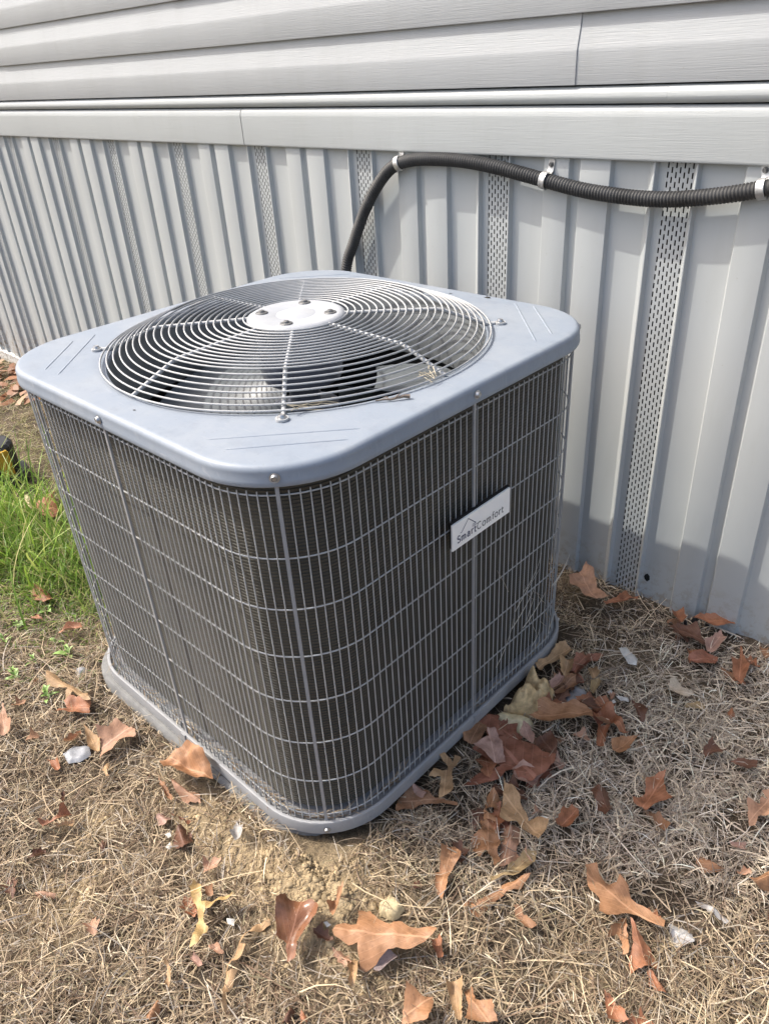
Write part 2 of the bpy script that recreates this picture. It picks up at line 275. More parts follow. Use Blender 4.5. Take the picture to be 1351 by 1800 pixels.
def outline(a, R, z, n=12, m=0):
    """rounded square; m extra points along each straight side"""
    pts = []
    for k, (sx, sy) in enumerate(((1, 1), (-1, 1), (-1, -1), (1, -1))):
        for i in range(n):
            th = k * pi / 2 + (pi / 2) * i / (n - 1)
            pts.append((sx * (a - R) + R * math.cos(th), sy * (a - R) + R * math.sin(th), z))
        ca, sa = math.cos(k * pi / 2), math.sin(k * pi / 2)
        for i in range(1, m + 1):
            x, y = (a - R) * (1 - 2 * i / (m + 1)), a
            pts.append((x * ca - y * sa, x * sa + y * ca, z))
    return pts


def vnoise(x, y, s, seed=0):
    """value noise, vectorised"""
    x = np.asarray(x, float) / s
    y = np.asarray(y, float) / s
    xi = np.floor(x).astype(np.int64)
    yi = np.floor(y).astype(np.int64)
    fx = x - xi
    fy = y - yi
    fx = fx * fx * (3 - 2 * fx)
    fy = fy * fy * (3 - 2 * fy)

    def h(a, b):
        n = (a * 374761393 + b * 668265263 + seed * 1442695041) & 0x7fffffff
        n = ((n ^ (n >> 13)) * 1274126177) & 0x7fffffff
        return ((n ^ (n >> 16)) & 0xffff) / 65535.0
    return (h(xi, yi) * (1 - fx) + h(xi + 1, yi) * fx) * (1 - fy) + (h(xi, yi + 1) * (1 - fx) + h(xi + 1, yi + 1) * fx) * fy


def G(x, y):
    x = np.asarray(x, float)
    y = np.asarray(y, float)
    z = -.036 - .066 * np.clip(-1 - x, 0, 4)
    z = z + .030 * np.exp(-((x - .42) ** 2 + (y + .43) ** 2) / .14 ** 2)
    z = z + .026 * np.exp(-((x - .12) ** 2 / .27 ** 2 + (y + .43) ** 2 / .055 ** 2))
    z = z + .012 * np.exp(-((x - .44) ** 2 / .06 ** 2 + (y - .05) ** 2 / .35 ** 2))
    z = z + .012 * np.exp(-((x - .75) ** 2 / .3 ** 2 + (y - .62) ** 2 / .12 ** 2))
    return z


def Gd(x, y):
    """ground with its bumps"""
    z = G(x, y)
    clod = np.exp(-((np.asarray(x) - .45) ** 2 + (np.asarray(y) + .46) ** 2) / .16 ** 2)
    z = z + (vnoise(x, y, .11, 1) - .5) * .010 + (vnoise(x, y, .035, 2) - .5) * .006
    z = z + (vnoise(x, y, .014, 3) - .5) * (.003 + .007 * clod)
    return z


def bare(x, y):
    """0..1: bare soil"""
    x = np.asarray(x, float)
    y = np.asarray(y, float)
    b = 1.0 * np.exp(-(((x - .47) / .13) ** 2 + ((y + .42) / .10) ** 2))
    b = b + .8 * np.exp(-(((x - .25) / .2) ** 2 + ((y + .47) / .05) ** 2))
    b = b + .8 * np.exp(-(((x - .10) / .07) ** 2 + ((y + .70) / .06) ** 2))
    b = b + .6 * np.exp(-(((x - .00) / .05) ** 2 + ((y + .60) / .05) ** 2))
    b = b + .35 * np.clip(vnoise(x, y, .13, 9) - .62, 0, 1) / .38
    return np.clip(b, 0, 1)


def green(x, y):
    x = np.asarray(x, float)
    y = np.asarray(y, float)
    return np.exp(-(((x + .90) / .38) ** 2 + ((y + .24) / .21) ** 2))


# ------------------------------------------------------------------ materials
def newmat(name):
    m = bpy.data.materials.new(name)
    m.use_nodes = True
    nt = m.node_tree
    return m, nt, nt.nodes['Principled BSDF']


def N(nt, kind, **kw):
    n = nt.nodes.new(kind)
    for k, v in kw.items():
        if k.startswith('i_'):
            n.inputs[k[2:].replace('_', ' ')].default_value = v
        else:
            setattr(n, k, v)
    return n


def coords(nt, scale=(1, 1, 1)):
    tc = N(nt, 'ShaderNodeTexCoord')
    mp = N(nt, 'ShaderNodeMapping')
    mp.inputs['Scale'].default_value = scale
    nt.links.new(tc.outputs['Object'], mp.inputs['Vector'])
    return mp.outputs[0]


def noise(nt, vec, scale, detail=4, rough=.55):
    n = N(nt, 'ShaderNodeTexNoise')
    n.inputs['Scale'].default_value = scale
    n.inputs['Detail'].default_value = detail
    n.inputs['Roughness'].default_value = rough
    nt.links.new(vec, n.inputs['Vector'])
    return n.outputs['Fac']


def ramp(nt, fac, stops):
    r = N(nt, 'ShaderNodeValToRGB')
    el = r.color_ramp.elements
    while len(el) < len(stops):
        el.new(.5)
    for e, (p, c) in zip(el, stops):
        e.position = p
        e.color = (c[0], c[1], c[2], 1)
    nt.links.new(fac, r.inputs[0])
    return r.outputs[0]


def mixc(nt, fac, a, b, mode='MIX'):
    n = N(nt, 'ShaderNodeMix', data_type='RGBA', blend_type=mode)
    for s, v in ((0, fac), (6, a), (7, b)):
        if hasattr(v, 'is_linked') or hasattr(v, 'node'):
            nt.links.new(v, n.inputs[s])
        elif s == 0:
            n.inputs[0].default_value = v
        else:
            n.inputs[s].default_value = (v[0], v[1], v[2], 1)
    return n.outputs[2]


def bump(nt, bsdf, h, strength=.3, dist=.002, prev=None):
    b = N(nt, 'ShaderNodeBump')
    b.inputs['Strength'].default_value = strength
    b.inputs['Distance'].default_value = dist
    nt.links.new(h, b.inputs['Height'])
    if prev is not None:
        nt.links.new(prev, b.inputs['Normal'])
    nt.links.new(b.outputs[0], bsdf.inputs['Normal'])
    return b.outputs[0]


def flat(name, col, rough=.5, metal=0., spec=.5, var=.12, nscale=30, bumpd=0., grain=None):
    m, nt, b = newmat(name)
    v = coords(nt)
    f = noise(nt, v, nscale)
    lo = [c * (1 - var) for c in col]
    hi = [min(1, c * (1 + var)) for c in col]
    nt.links.new(ramp(nt, f, [(.3, lo), (.7, hi)]), b.inputs['Base Color'])
    b.inputs['Roughness'].default_value = rough
    b.inputs['Metallic'].default_value = metal
    b.inputs['Specular IOR Level'].default_value = spec
    if bumpd:
        bump(nt, b, noise(nt, v, nscale * 4), .5, bumpd)
    return m


def vinyl(name, col, grain=0., warp=.0, rough=.42):
    m, nt, b = newmat(name)
    v = coords(nt)
    big = noise(nt, v, 2.2, 3)
    dirt = noise(nt, coords(nt, (6, 6, 1.2)), 3.0, 6, .65)
    c = ramp(nt, big, [(.3, [k * .96 for k in col]), (.7, [min(1, k * 1.03) for k in col])])
    c = mixc(nt, ramp_fac(nt, dirt, .52, .80, .20), c, (col[0] * .72, col[1] * .70, col[2] * .64))
    sp = N(nt, 'ShaderNodeSeparateXYZ')
    nt.links.new(coords(nt), sp.inputs[0])
    low = ramp_fac(nt, sp.outputs['Z'], .10, -.06, 1.0)
    spl = ramp_fac(nt, noise(nt, v, 46, 6, .75), .50, .60, .75)
    mu = N(nt, 'ShaderNodeMath', operation='MULTIPLY')
    nt.links.new(low, mu.inputs[0])
    nt.links.new(spl, mu.inputs[1])
    c = mixc(nt, mu.outputs[0], c, (.26, .20, .13))
    sc = ramp_fac(nt, noise(nt, v, 130, 3, .6), .70, .74, .35)
    c = mixc(nt, sc, c, (.30, .29, .26))
    nt.links.new(c, b.inputs['Base Color'])
    b.inputs['Roughness'].default_value = rough
    b.inputs['Specular IOR Level'].default_value = .4
    pn = None
    if warp:
        pn = bump(nt, b, noise(nt, coords(nt, (1, 1, .8)), 3.5, 2), 1.0, warp)
    if grain:
        w = noise(nt, coords(nt, (1.6, 60, 60)), 9.0, 5, .6)
        w2 = noise(nt, coords(nt, (3, 200, 200)), 5.0, 2, .5)
        a = N(nt, 'ShaderNodeMath', operation='ADD')
        nt.links.new(w, a.inputs[0])
        nt.links.new(w2, a.inputs[1])
        bump(nt, b, a.outputs[0], grain, .0012, pn)
    return m


def ramp_fac(nt, fac, lo, hi, mx):
    n = N(nt, 'ShaderNodeMapRange')
    n.inputs['From Min'].default_value = lo
    n.inputs['From Max'].default_value = hi
    n.inputs['To Max'].default_value = mx
    nt.links.new(fac, n.inputs['Value'])
    return n.outputs[0]


M = {}
M['siding'] = vinyl('siding_vinyl', (.405, .42, .425), grain=.35, warp=.004)
M['band'] = vinyl('band_vinyl', (.40, .42, .418), grain=.3, warp=.004)
M['skirt'] = vinyl('skirt_vinyl', (.425, .445, .445), warp=.003)
M['track'] = vinyl('track_vinyl', (.66, .65, .62))
M['slot_dark'] = flat('slot_backing_dark', (.035, .03, .027), .9)  # crawl-space darkness put into the colour of the box behind the slots
M['dark_fill'] = flat('painted_dark', (.006, .006, .006), .9)  # black standing for the shade in the torn hole and plate gap


def paint(name, col, rough=.38, dust=.25):
    m, nt, b = newmat(name)
    v = coords(nt)
    d = noise(nt, v, 9, 6, .65)
    s = noise(nt, v, 240, 3)
    c = mixc(nt, ramp_fac(nt, d, .42, .72, dust), col, (.42, .42, .41))
    st = noise(nt, coords(nt, (1, 1, .35)), 26, 6, .7)
    c = mixc(nt, ramp_fac(nt, st, .52, .72, .35), c, [k * .68 for k in col])
    c = mixc(nt, ramp_fac(nt, noise(nt, coords(nt, (9, 160, 9)), 3, 2), .66, .72, .25), c, (.42, .43, .45))
    c = mixc(nt, ramp_fac(nt, s, .66, .74, .45), c, (.17, .16, .14))
    nt.links.new(c, b.inputs['Base Color'])
    b.inputs['Roughness'].default_value = rough
    b.inputs['Specular IOR Level'].default_value = .45
    pn = bump(nt, b, noise(nt, v, 4, 2), 1.0, .0025)
    bump(nt, b, noise(nt, v, 900, 2), .12, .0005, pn)
    return m


M['cap'] = paint('cap_paint', (.228, .263, .312), .5)
M['rail'] = paint('rail_paint', (.275, .28, .29), .5)
M['hub'] = paint('hub_paint', (.37, .385, .41), .55, .4)
M['wire'] = flat('wire_coating', (.40, .405, .405), .55, var=.08, nscale=60)
M['post'] = flat('post_paint', (.285, .29, .30), .45, var=.08, nscale=40)
M['shroud'] = flat('shroud_grey', (.15, .16, .165), .5)
M['blade'] = flat('fan_blade_grey', (.13, .145, .155), .4, metal=.0, var=.15, nscale=14)
M['motor'] = flat('motor_grey', (.10, .11, .14), .4)
M['screw'] = flat('zinc_screw', (.45, .45, .45), .35, metal=.8)
M['bolt'] = flat('dull_bolt', (.16, .16, .16), .5, metal=.6)
M['zinc'] = flat('zinc_strap', (.58, .58, .57), .42, metal=.7, var=.3, nscale=70)
M['plate'] = flat('plate_white', (.88, .88, .87), .4, var=.03)
M['ink'] = flat('navy_ink', (.020, .022, .09), .5)
M['ink2'] = flat('black_ink', (.02, .02, .03), .5)


def coil_mat():
    m, nt, b = newmat('coil_fins')
    v = coords(nt)
    w = N(nt, 'ShaderNodeTexNoise')
    w.inputs['Scale'].default_value = 1.0
    nt.links.new(coords(nt, (900, 900, 6)), w.inputs['Vector'])
    d = noise(nt, v, 7, 5)
    c = mixc(nt, ramp_fac(nt, d, .45, .75, .7), (.070, .066, .054), (.125, .112, .086))
    c = mixc(nt, ramp_fac(nt, w.outputs['Fac'], .35, .65, .5), c, (.040, .039, .033))
    nt.links.new(c, b.inputs['Base Color'])
    b.inputs['Roughness'].default_value = .55
    b.inputs['Metallic'].default_value = .2
    bump(nt, b, w.outputs['Fac'], .6, .0012)
    return m


M['coil'] = coil_mat()
M['inner'] = flat('coil_back', (.02, .02, .021), .7)
M['hose'] = flat('hose_black', (.034, .034, .034), .62, var=.45, nscale=18)
M['concrete'] = flat('concrete', (.19, .19, .185), .85, var=.2, nscale=45, bumpd=.002)
M['blackplastic'] = flat('black_plastic', (.012, .013, .018), .4)
M['yellow'] = flat('yellow_plastic', (.50, .30, .03), .5, var=.2, nscale=40)


def ground_mat():
    m, nt, b = newmat('soil')
    v = coords(nt)
    at = N(nt, 'ShaderNodeAttribute', attribute_name='soil')
    n1 = noise(nt, v, 14, 6, .65)
    n2 = noise(nt, v, 120, 4, .6)
    thatch = ramp(nt, n1, [(.3, (.040, .031, .022)), (.55, (.085, .066, .047)), (.75, (.16, .125, .09))])
    sand = ramp(nt, n1, [(.3, (.30, .225, .135)), (.6, (.40, .31, .19)), (.8, (.50, .41, .28))])
    c = mixc(nt, at.outputs['Fac'], thatch, sand)
    c = mixc(nt, ramp_fac(nt, n2, .50, .70, .75), c, (.05, .036, .026))
    fl = noise(nt, v, 300, 4, .7)
    c = mixc(nt, ramp_fac(nt, fl, .56, .66, .6), c, (.34, .27, .18))
    nt.links.new(c, b.inputs['Base Color'])
    b.inputs['Roughness'].default_value = .95
    b.inputs['Specular IOR Level'].default_value = .15
    n3 = noise(nt, coords(nt, (1, 1, 1)), 420, 3, .7)
    pn = bump(nt, b, n2, .9, .006)
    bump(nt, b, n3, .8, .002, pn)
    return m


def blade_mat(name, trans=.25, rough=.55):
    m, nt, b = newmat(name)
    at = N(nt, 'ShaderNodeAttribute', attribute_name='Col')
    nt.links.new(at.outputs['Color'], b.inputs['Base Color'])
    b.inputs['Roughness'].default_value = rough
    b.inputs['Specular IOR Level'].default_value = .35
    tr = N(nt, 'ShaderNodeBsdfTranslucent')
    nt.links.new(at.outputs['Color'], tr.inputs['Color'])
    mx = N(nt, 'ShaderNodeMixShader')
    mx.inputs[0].default_value = trans
    nt.links.new(b.outputs[0], mx.inputs[1])
    nt.links.new(tr.outputs[0], mx.inputs[2])
    nt.links.new(mx.outputs[0], nt.nodes['Material Output'].inputs['Surface'])
    return m


def leaf_mat(name, col, under, rough=.5, mott=.5):
    m, nt, b = newmat('leaf_' + name)
    uv = N(nt, 'ShaderNodeUVMap', uv_map='UVMap')
    sp = N(nt, 'ShaderNodeSeparateXYZ')
    nt.links.new(uv.outputs[0], sp.inputs[0])
    v = coords(nt)
    n1 = noise(nt, v, 45, 5, .65)
    n2 = noise(nt, v, 260, 3)
    dark = [c * .55 for c in col]
    lite = [min(1, c * 1.35 + .02) for c in col]
    c = ramp(nt, n1, [(.25, dark), (.48, col), (.78, lite)])
    c = mixc(nt, ramp_fac(nt, n2, .62, .74, mott), c, [k * .35 for k in col])

    def math_(op, a, bb=None):
        n = N(nt, 'ShaderNodeMath', operation=op)
        for i, q in enumerate((a, bb)):
            if q is None:
                continue
            if isinstance(q, (int, float)):
                n.inputs[i].default_value = q
            else:
                nt.links.new(q, n.inputs[i])
        return n.outputs[0]
    av = math_('ABSOLUTE', sp.outputs['Y'])
    mid = math_('LESS_THAN', av, .035)
    t = math_('SUBTRACT', sp.outputs['X'], math_('MULTIPLY', av, .55))
    fr = math_('FRACT', math_('MULTIPLY', t, 8.0))
    side = math_('LESS_THAN', math_('ABSOLUTE', math_('SUBTRACT', fr, .5)), .045)
    vein = math_('MAXIMUM', mid, math_('MULTIPLY', side, .55))
    c = mixc(nt, math_('MULTIPLY', vein, .6), c, [min(1, k * 1.5 + .05) for k in col])
    geo = N(nt, 'ShaderNodeNewGeometry')
    c = mixc(nt, math_('MULTIPLY', geo.outputs['Backfacing'], .75), c, under)
    nt.links.new(c, b.inputs['Base Color'])
    b.inputs['Roughness'].default_value = rough
    b.inputs['Specular IOR Level'].default_value = .5
    h = math_('ADD', math_('MULTIPLY', vein, .8), math_('MULTIPLY', n1, .9))
    bump(nt, b, h, .5, .0018)
    tr = N(nt, 'ShaderNodeBsdfTranslucent')
    nt.links.new(c, tr.inputs['Color'])
    mx = N(nt, 'ShaderNodeMixShader')
    mx.inputs[0].default_value = .10
    nt.links.new(b.outputs[0], mx.inputs[1])
    nt.links.new(tr.outputs[0], mx.inputs[2])
    nt.links.new(mx.outputs[0], nt.nodes['Material Output'].inputs['Surface'])
    return m


TONE = {
    'maroon': ((.26, .105, .062), (.38, .245, .20), .42),
    'tan': ((.38, .24, .125), (.45, .33, .21), .5),
    'brown': ((.27, .14, .072), (.36, .24, .15), .5),
    'pink': ((.36, .22, .17), (.40, .28, .23), .5),
    'pinktan': ((.38, .215, .135), (.44, .31, .22), .48),
    'dark': ((.13, .058, .033), (.24, .135, .09), .45),
    'orange': ((.345, .175, .085), (.42, .29, .18), .45),
    'rust': ((.29, .12, .058), (.38, .23, .145), .45),
    'rustshine': ((.22, .098, .050), (.44, .30, .21), .25),
    'olive': ((.33, .235, .12), (.38, .29, .18), .55),
    'beige': ((.47, .39, .29), (.46, .38, .29), .6),
    'grey': ((.42, .40, .38), (.42, .39, .37), .65),
    'mauve': ((.25, .20, .195), (.30, .24, .23), .5),
    'mustard': ((.46, .31, .13), (.44, .32, .18), .5),
    'straw': ((.52, .42, .25), (.48, .39, .26), .6),
}
for k, (c, u, r) in TONE.items():
    M['leaf_' + k] = leaf_mat(k, c, u, r + (.0 if k == 'rustshine' else .13), .62)

# ------------------------------------------------------------------ ground
xs = np.unique(np.round(np.concatenate([np.linspace(-40, -6, 14), np.linspace(-6, -1.6, 90), np.arange(-1.6, -.9, .012),
                                        np.arange(-.9, 1.25, .006), np.linspace(1.25, 2.6, 60), np.linspace(2.6, 40, 14)]), 4))
ys = np.unique(np.round(np.concatenate([np.linspace(-40, -3, 14), np.linspace(-3, -1.1, 60), np.arange(-1.1, .64, .006),
                                        np.linspace(.64, 40, 14)]), 4))
X, Y = np.meshgrid(xs, ys)
Z = Gd(X, Y)
Z = np.where((X < -6) | (X > 2.6) | (Y < -3), G(np.clip(X, -5, 5), Y), Z)
rim = (np.abs(X) < .42) & (np.abs(Y) < .42)
Z = np.where(rim, np.minimum(Z, -.005), Z)
under = (np.abs(X) < .33) & (np.abs(Y) < .33)
Z = np.where(under, -.06, Z)
nx, ny = len(xs), len(ys)
idx = np.arange(nx * ny).reshape(ny, nx)
quads = np.stack([idx[:-1, :-1], idx[:-1, 1:], idx[1:, 1:], idx[1:, :-1]], -1).reshape(-1, 4)


def np_mesh(name, verts, quads, smooth=True):
    me = bpy.data.meshes.new(name)
    me.vertices.add(len(verts))
    me.vertices.foreach_set('co', verts.astype(np.float32).ravel())
    k = quads.shape[1]
    me.loops.add(quads.size)
    me.loops.foreach_set('vertex_index', quads.astype(np.int32).ravel())
    me.polygons.add(len(quads))
    me.polygons.foreach_set('loop_start', (np.arange(len(quads)) * k).astype(np.int32))
    me.polygons.foreach_set('loop_total', np.full(len(quads), k, np.int32))
    me.update(calc_edges=True)
    if smooth:
        me.shade_smooth()
    return me


gm = np_mesh('ground', np.stack([X, Y, Z], -1).reshape(-1, 3), quads)
at = gm.attributes.new('soil', 'FLOAT', 'POINT')
at.data.foreach_set('value', bare(X, Y).ravel().astype(np.float32))
ground = link('ground', gm, ground_mat())
tag(ground, kind='structure')

# ------------------------------------------------------------------ mobile home wall
YF = .6065          # floor plane of the skirting profile
H = .0115
house = thing('mobile_home', 'light grey mobile home wall with lapped vinyl siding above ribbed vented skirting', 'house', (0, YF, 0))


def hb(mb, name, mat, parent=None, smooth=35):
    o = mb.build(name, mat, None, smooth)
    o.parent = parent or house
    if parent is None:
        o.matrix_parent_inverse = house.matrix_basis.inverted()
    return o


house.location = (0, YF, 0)
bpy.context.view_layer.update()
hb(MB().box(-7, 3, YF + .06, YF + 2.4, -.35, 2.75), 'slot_light_block', M['slot_dark'])  # dark box added behind the slots and seams to block light


def fillet(poly, r):
    out = [poly[0]]
    for a, b, c in zip(poly, poly[1:], poly[2:]):
        A, B, C_ = Vector(a), Vector(b), Vector(c)
        d1, d2 = (A - B), (C_ - B)
        k = min(r, d1.length * .45, d2.length * .45)
        out += [tuple(B + d1.normalized() * k), tuple((B * 2 + d1.normalized() * k * .5 + d2.normalized() * k * .5) / 2), tuple(B + d2.normalized() * k)]
    return out + [poly[-1]]


PROF = fillet([(.052, 0), (.060, H), (.063, H), (.066, 0), (.142, 0), (.147, H), (.204, H), (.207, 0), (.224, 0), (.229, H), (.294, H),
               (.297, 0), (.369, 0), (.381, H), (.384, H), (.387, 0), (.401, 0)], .0016)
zb, zt = -.24, .940
pm = MB()
pm.rings([[(u, -d, z) for u, d in PROF] for z in (zb, zt)], close=False)
panel_me = pm.mesh('skirt_panel', 40)
vm = MB()
cu = [.0030 + .0078 * i for i in range(7)]
edges = [0.0] + [e for c in cu for e in (c - .0014, c + .0014)] + [.052]
for a, b in zip(edges[0::2], edges[1::2]):
    vm.add([(a, 0, zb), (b, 0, zb), (b, 0, zt), (a, 0, zt)], [(0, 1, 2, 3)])
for i, c in enumerate(cu):
    z = zb
    k = 0
    zz = zb + (0 if i % 2 == 0 else .0084)
    while z < zt:
        s0 = min(zz + k * .0168, zt)
        vm.add([(c - .0014, 0, z), (c + .0014, 0, z), (c + .0014, 0, s0), (c - .0014, 0, s0)], [(0, 1, 2, 3)])
        z = s0 + .0102
        k += 1
        if s0 >= zt:
            break
# little turned-in edges so each slot shows the sheet's thickness
vent_me = vm.mesh('vent_strip', 0)
for k in range(-17, 6):
    p = link('skirt_panel', panel_me, M['skirt'], house)
    p.location = (-.034 + .401 * k, random.uniform(-.0006, .0006), 0)
    v = link('vent_strip', vent_me, M['skirt'], p)
hb(MB().box(-7, 3, YF - .022, YF + .02, -.136, -.128).box(-7, 3, YF - .020, YF - .016, -.30, -.136), 'bottom_track', M['track'])
# torn hole low in the skirting, inner dark painted as a black patch
hb(MB().add([(.4395, YF - .0012, .023), (.446, YF - .0012, .018), (.452, YF - .0012, .026), (.4505, YF - .0012, .036), (.445, YF - .0012, .041),
             (.440, YF - .0012, .037), (.437, YF - .0012, .030)], [tuple(range(7))]), 'hole_dark_patch', M['dark_fill'])


def profile_board(name, prof, x0, x1, mat, dy=0., th=.0013):
    """closed sheet along x; prof = (y, z) front line from the bottom up"""
    mb = MB()
    fr = fillet(prof, .0022)
    ring = fr + [(y + th, z) for y, z in fr[::-1]]
    n = max(2, int((x1 - x0) / .25))
    rows = [[(x0 + (x1 - x0) * i / n, y + dy, z) for y, z in ring] for i in range(n + 1)]
    mb.rings(rows)
    m = len(ring)
    h = m // 2
    for base in (0, n * m):
        for i in range(h - 1):
            mb.f.append((base + i, base + i + 1, base + m - 2 - i, base + m - 1 - i))
    return hb(mb, name, mat)


YS = .5995
seams = {0: [-2.9, .147], 1: [-2.262, 1.2], 2: [-1.1], 3: [-3.4, .6], 4: [-.8], 5: [-2.2, 1.5], 6: [-.3], 7: [-3, 1], 8: [-1.6], 9: [.2], 10: [-2.5], 11: [-.6], 12: [-1.9]}
for c in range(13):
    z = 1.0555 + c * .1135
    pr = [(YS - .006, z + .001), (YS - .0135, z), (YS - .0140, z + .053), (YS - .0137, z + .058), (YS - .0055, z + .094), (YS - .0035, z + .120)]
    cuts = [-7] + seams.get(c, []) + [3]
    for i in range(len(cuts) - 1):
        lo = cuts[i] - (0 if i == 0 else 0)
        profile_board('siding_board', pr, lo, cuts[i + 1] + (.03 if i < len(cuts) - 2 else 0), M['siding'], dy=.0016 if i % 2 == 0 else -.0004)
for i, (a, b) in enumerate(((-7, -3.2), (-3.2, .3605), (.361, 3))):
    z = 1.0245
    pr = [(YS - .006, z), (YS - .0125, z + .004), (YS - .0150, z + .011), (YS - .0135, z + .019), (YS - .009, z + .026), (YS - .004, z + .029)]
    profile_board('trim_bead', pr, a, b, M['band'], dy=.0 if i % 2 else -.0006)
YB = YF - H - .0075
for i, (a, b) in enumerate(((-7, -4.4), (-4.41, -.8560), (-.8520, 3))):
    pr = [(YB + .012, .9325), (YB + .0015, .9305), (YB, .934), (YB - .0005, 1.004), (YB + .002, 1.014), (YB + .007, 1.0205), (YB + .012, 1.022)]
    profile_board('band_board', pr, a, b, M['band'], dy=(.0016, .0, -.0010)[i])

# ------------------------------------------------------------------ air conditioner
ac = thing('air_conditioner', 'grey square outdoor air conditioner with wire guard and round fan grille beside the wall', 'air conditioner')
A, R = .395, .145
ZT, ZR = .7028, .6745
mb = MB()
n = 14
rows = []
base = outline(A - .009, R - .009, ZT, n, 14)


def circ(r, z):
    out = []
    for x, y, _ in base:
        t = math.atan2(y, x)
        out.append((r * math.cos(t), r * math.sin(t), z))
    return out


rows.append(circ(.3290, ZT - .020))
rows.append(circ(.3300, ZT - .006))
rows.append(circ(.3320, ZT - .0018))
rows.append(circ(.3370, ZT))
c0 = circ(.3370, ZT)
for t in (.2, .4, .6, .8, .93):
    rows.append([tuple(np.array(a) * (1 - t) + np.array(b) * t) for a, b in zip(c0, base)])
rows.append(base)
for k in range(1, 7):
    th = k * pi / 12
    d = .009 * (1 - math.sin(th))
    rows.append(outline(A - d, R - d, ZT - .009 * (1 - math.cos(th)), n, 14))
rows.append(outline(A + .0002, R, ZT - .018, n, 14))
rows.append(outline(A + .0012, R + .001, ZT - .0205, n, 14))
rows.append(outline(A + .0014, R + .001, ZR + .0015, n, 14))
rows.append(outline(A + .0008, R + .001, ZR, n, 14))
rows.append(outline(A - .004, R - .003, ZR, n, 14))
rows.append(outline(A - .004, R - .003, ZR + .012, n, 14))
mb.rings(rows)
cap = mb.build('top_cap', M['cap'], ac, 40)
# pressed ribs near the corners
E0 = [((-.345, -.255), (-.239, -.360)), ((-.346, -.209), (-.197, -.357)), ((.204, .374), (.359, .209)), ((.242, .379), (.360, .256)),
      ((.219, -.356), (.361, -.210)), ((.263, -.360), (.372, -.243)), ((-.204, .366), (-.359, .209)), ((-.242, .372), (-.360, .256))]
for a, b in E0:
    MB().tube([(a[0], a[1], ZT - .0022), (a[0] * .97 + b[0] * .03, a[1] * .97 + b[1] * .03, ZT - .0014), (a[0] * .03 + b[0] * .97, a[1] * .03 + b[1] * .97, ZT - .0014), (b[0], b[1], ZT - .0022)], .0026, 10).build('pressed_rib', M['cap'], cap)


def screw(parent, pos, nrm, r=.0055, name='screw', mat=None):
    mb_ = MB().lathe([(0, .0045), (r * .5, .0045), (r * .62, .0030), (r * .66, .0044), (r * .75, .0046), (r * .9, .0032), (r, .0008), (r * 1.25, .0006), (r * 1.25, 0)], 14)
    o = mb_.build(name, mat or M['screw'], parent)
    o.rotation_euler = Vector(nrm).to_track_quat('Z', 'Y').to_euler()
    o.location = pos
    return o


s_ = A - R * (1 - .7071)
zs = .688
for k in range(4):
    a = k * pi / 2
    screw(cap, ((A + .001) * math.cos(a), (A + .001) * math.sin(a), zs), (math.cos(a), math.sin(a), 0))
    sx, sy = ((1, 1), (-1, 1), (-1, -1), (1, -1))[k]
    screw(cap, (sx * (s_ + .001), sy * (s_ + .001), zs), (sx, sy, 0))

# wire guard: vertical wires, each its own part
aw, Rw = .3865, .137


def path_pt(a, Rr, s):
    """point and normal at arc length s along a rounded square, from (a, -(a-R))"""
    st = 2 * (a - Rr)
    arc = pi / 2 * Rr
    per = 4 * (st + arc)
    s %= per
    for k in range(4):
        an = k * pi / 2
        ca, sa = math.cos(an), math.sin(an)
        if s < st:
            x, y = a, -(a - Rr) + s
            return (x * ca - y * sa, x * sa + y * ca, an)
        s -= st
        if s < arc:
            t = s / Rr
            x, y = (a - Rr) + Rr * math.cos(t), (a - Rr) + Rr * math.sin(t)
            return (x * ca - y * sa, x * sa + y * ca, an + t)
        s -= arc


per = 4 * (2 * (aw - Rw) + pi / 2 * Rw)
nw = int(round(per / .0136 / 8) * 8)
s0 = (aw - Rw)          # middle of the +x face, where a post stands
wire_me = MB().tube([(0, 0, .012), (0, 0, .35), (0, 0, .6635)], .00098, 6).mesh('vertical_wire', 60)
for i in range(nw):
    if i % (nw // 8) == 0:
        continue
    x, y, an = path_pt(aw, Rw, s0 + per * i / nw)
    o = link('vertical_wire', wire_me, M['wire'], ac)
    o.location = (x, y, random.uniform(-.0008, .0008))
    if random.random() < .12:
        o.rotation_euler = (random.uniform(-.0012, .0012), random.uniform(-.0012, .0012), 0)
post_me = MB().box(-.0012, .0022, -.0025, .0025, .022, .690).mesh('post', 30)
for k in range(8):
    x, y, an = path_pt(aw + .0036, Rw + .0036, (aw + .0036 - Rw - .0036) + 4 * (2 * (aw - Rw) + pi / 2 * (Rw + .0036)) * k / 8)
    o = link('post', post_me, M['post'], ac)
    o.location = (x, y, 0)
    o.rotation_euler = (0, 0, an)
for z in (.6565, .5588, .4726, .3861, .2971, .2071, .1178, .0345):
    MB().tube(outline(aw - .0022, Rw - .0022, z, 16), .00125, 6, closed=True).build('horizontal_wire', M['wire'], ac, 60)

# coil: stacked ridges all round, with a dark inner skin
ca, cR = .3700, .122
rows = []
pitch = .0056
z = .036
while z < .676:
    rows.append(outline(ca, cR, z, 10))
    rows.append(outline(ca, cR, z + pitch * .55, 10))
    rows.append(outline(ca - .0014, cR - .0014, z + pitch * .68, 10))
    rows.append(outline(ca - .0014, cR - .0014, z + pitch * .92, 10))
    z += pitch
MB().rings(rows).build('condenser_coil', M['coil'], ac, 30)
MB().rings([outline(ca - .028, cR - .028, zz, 10) for zz in (.676, .034)]).build('coil_lining', M['inner'], ac)

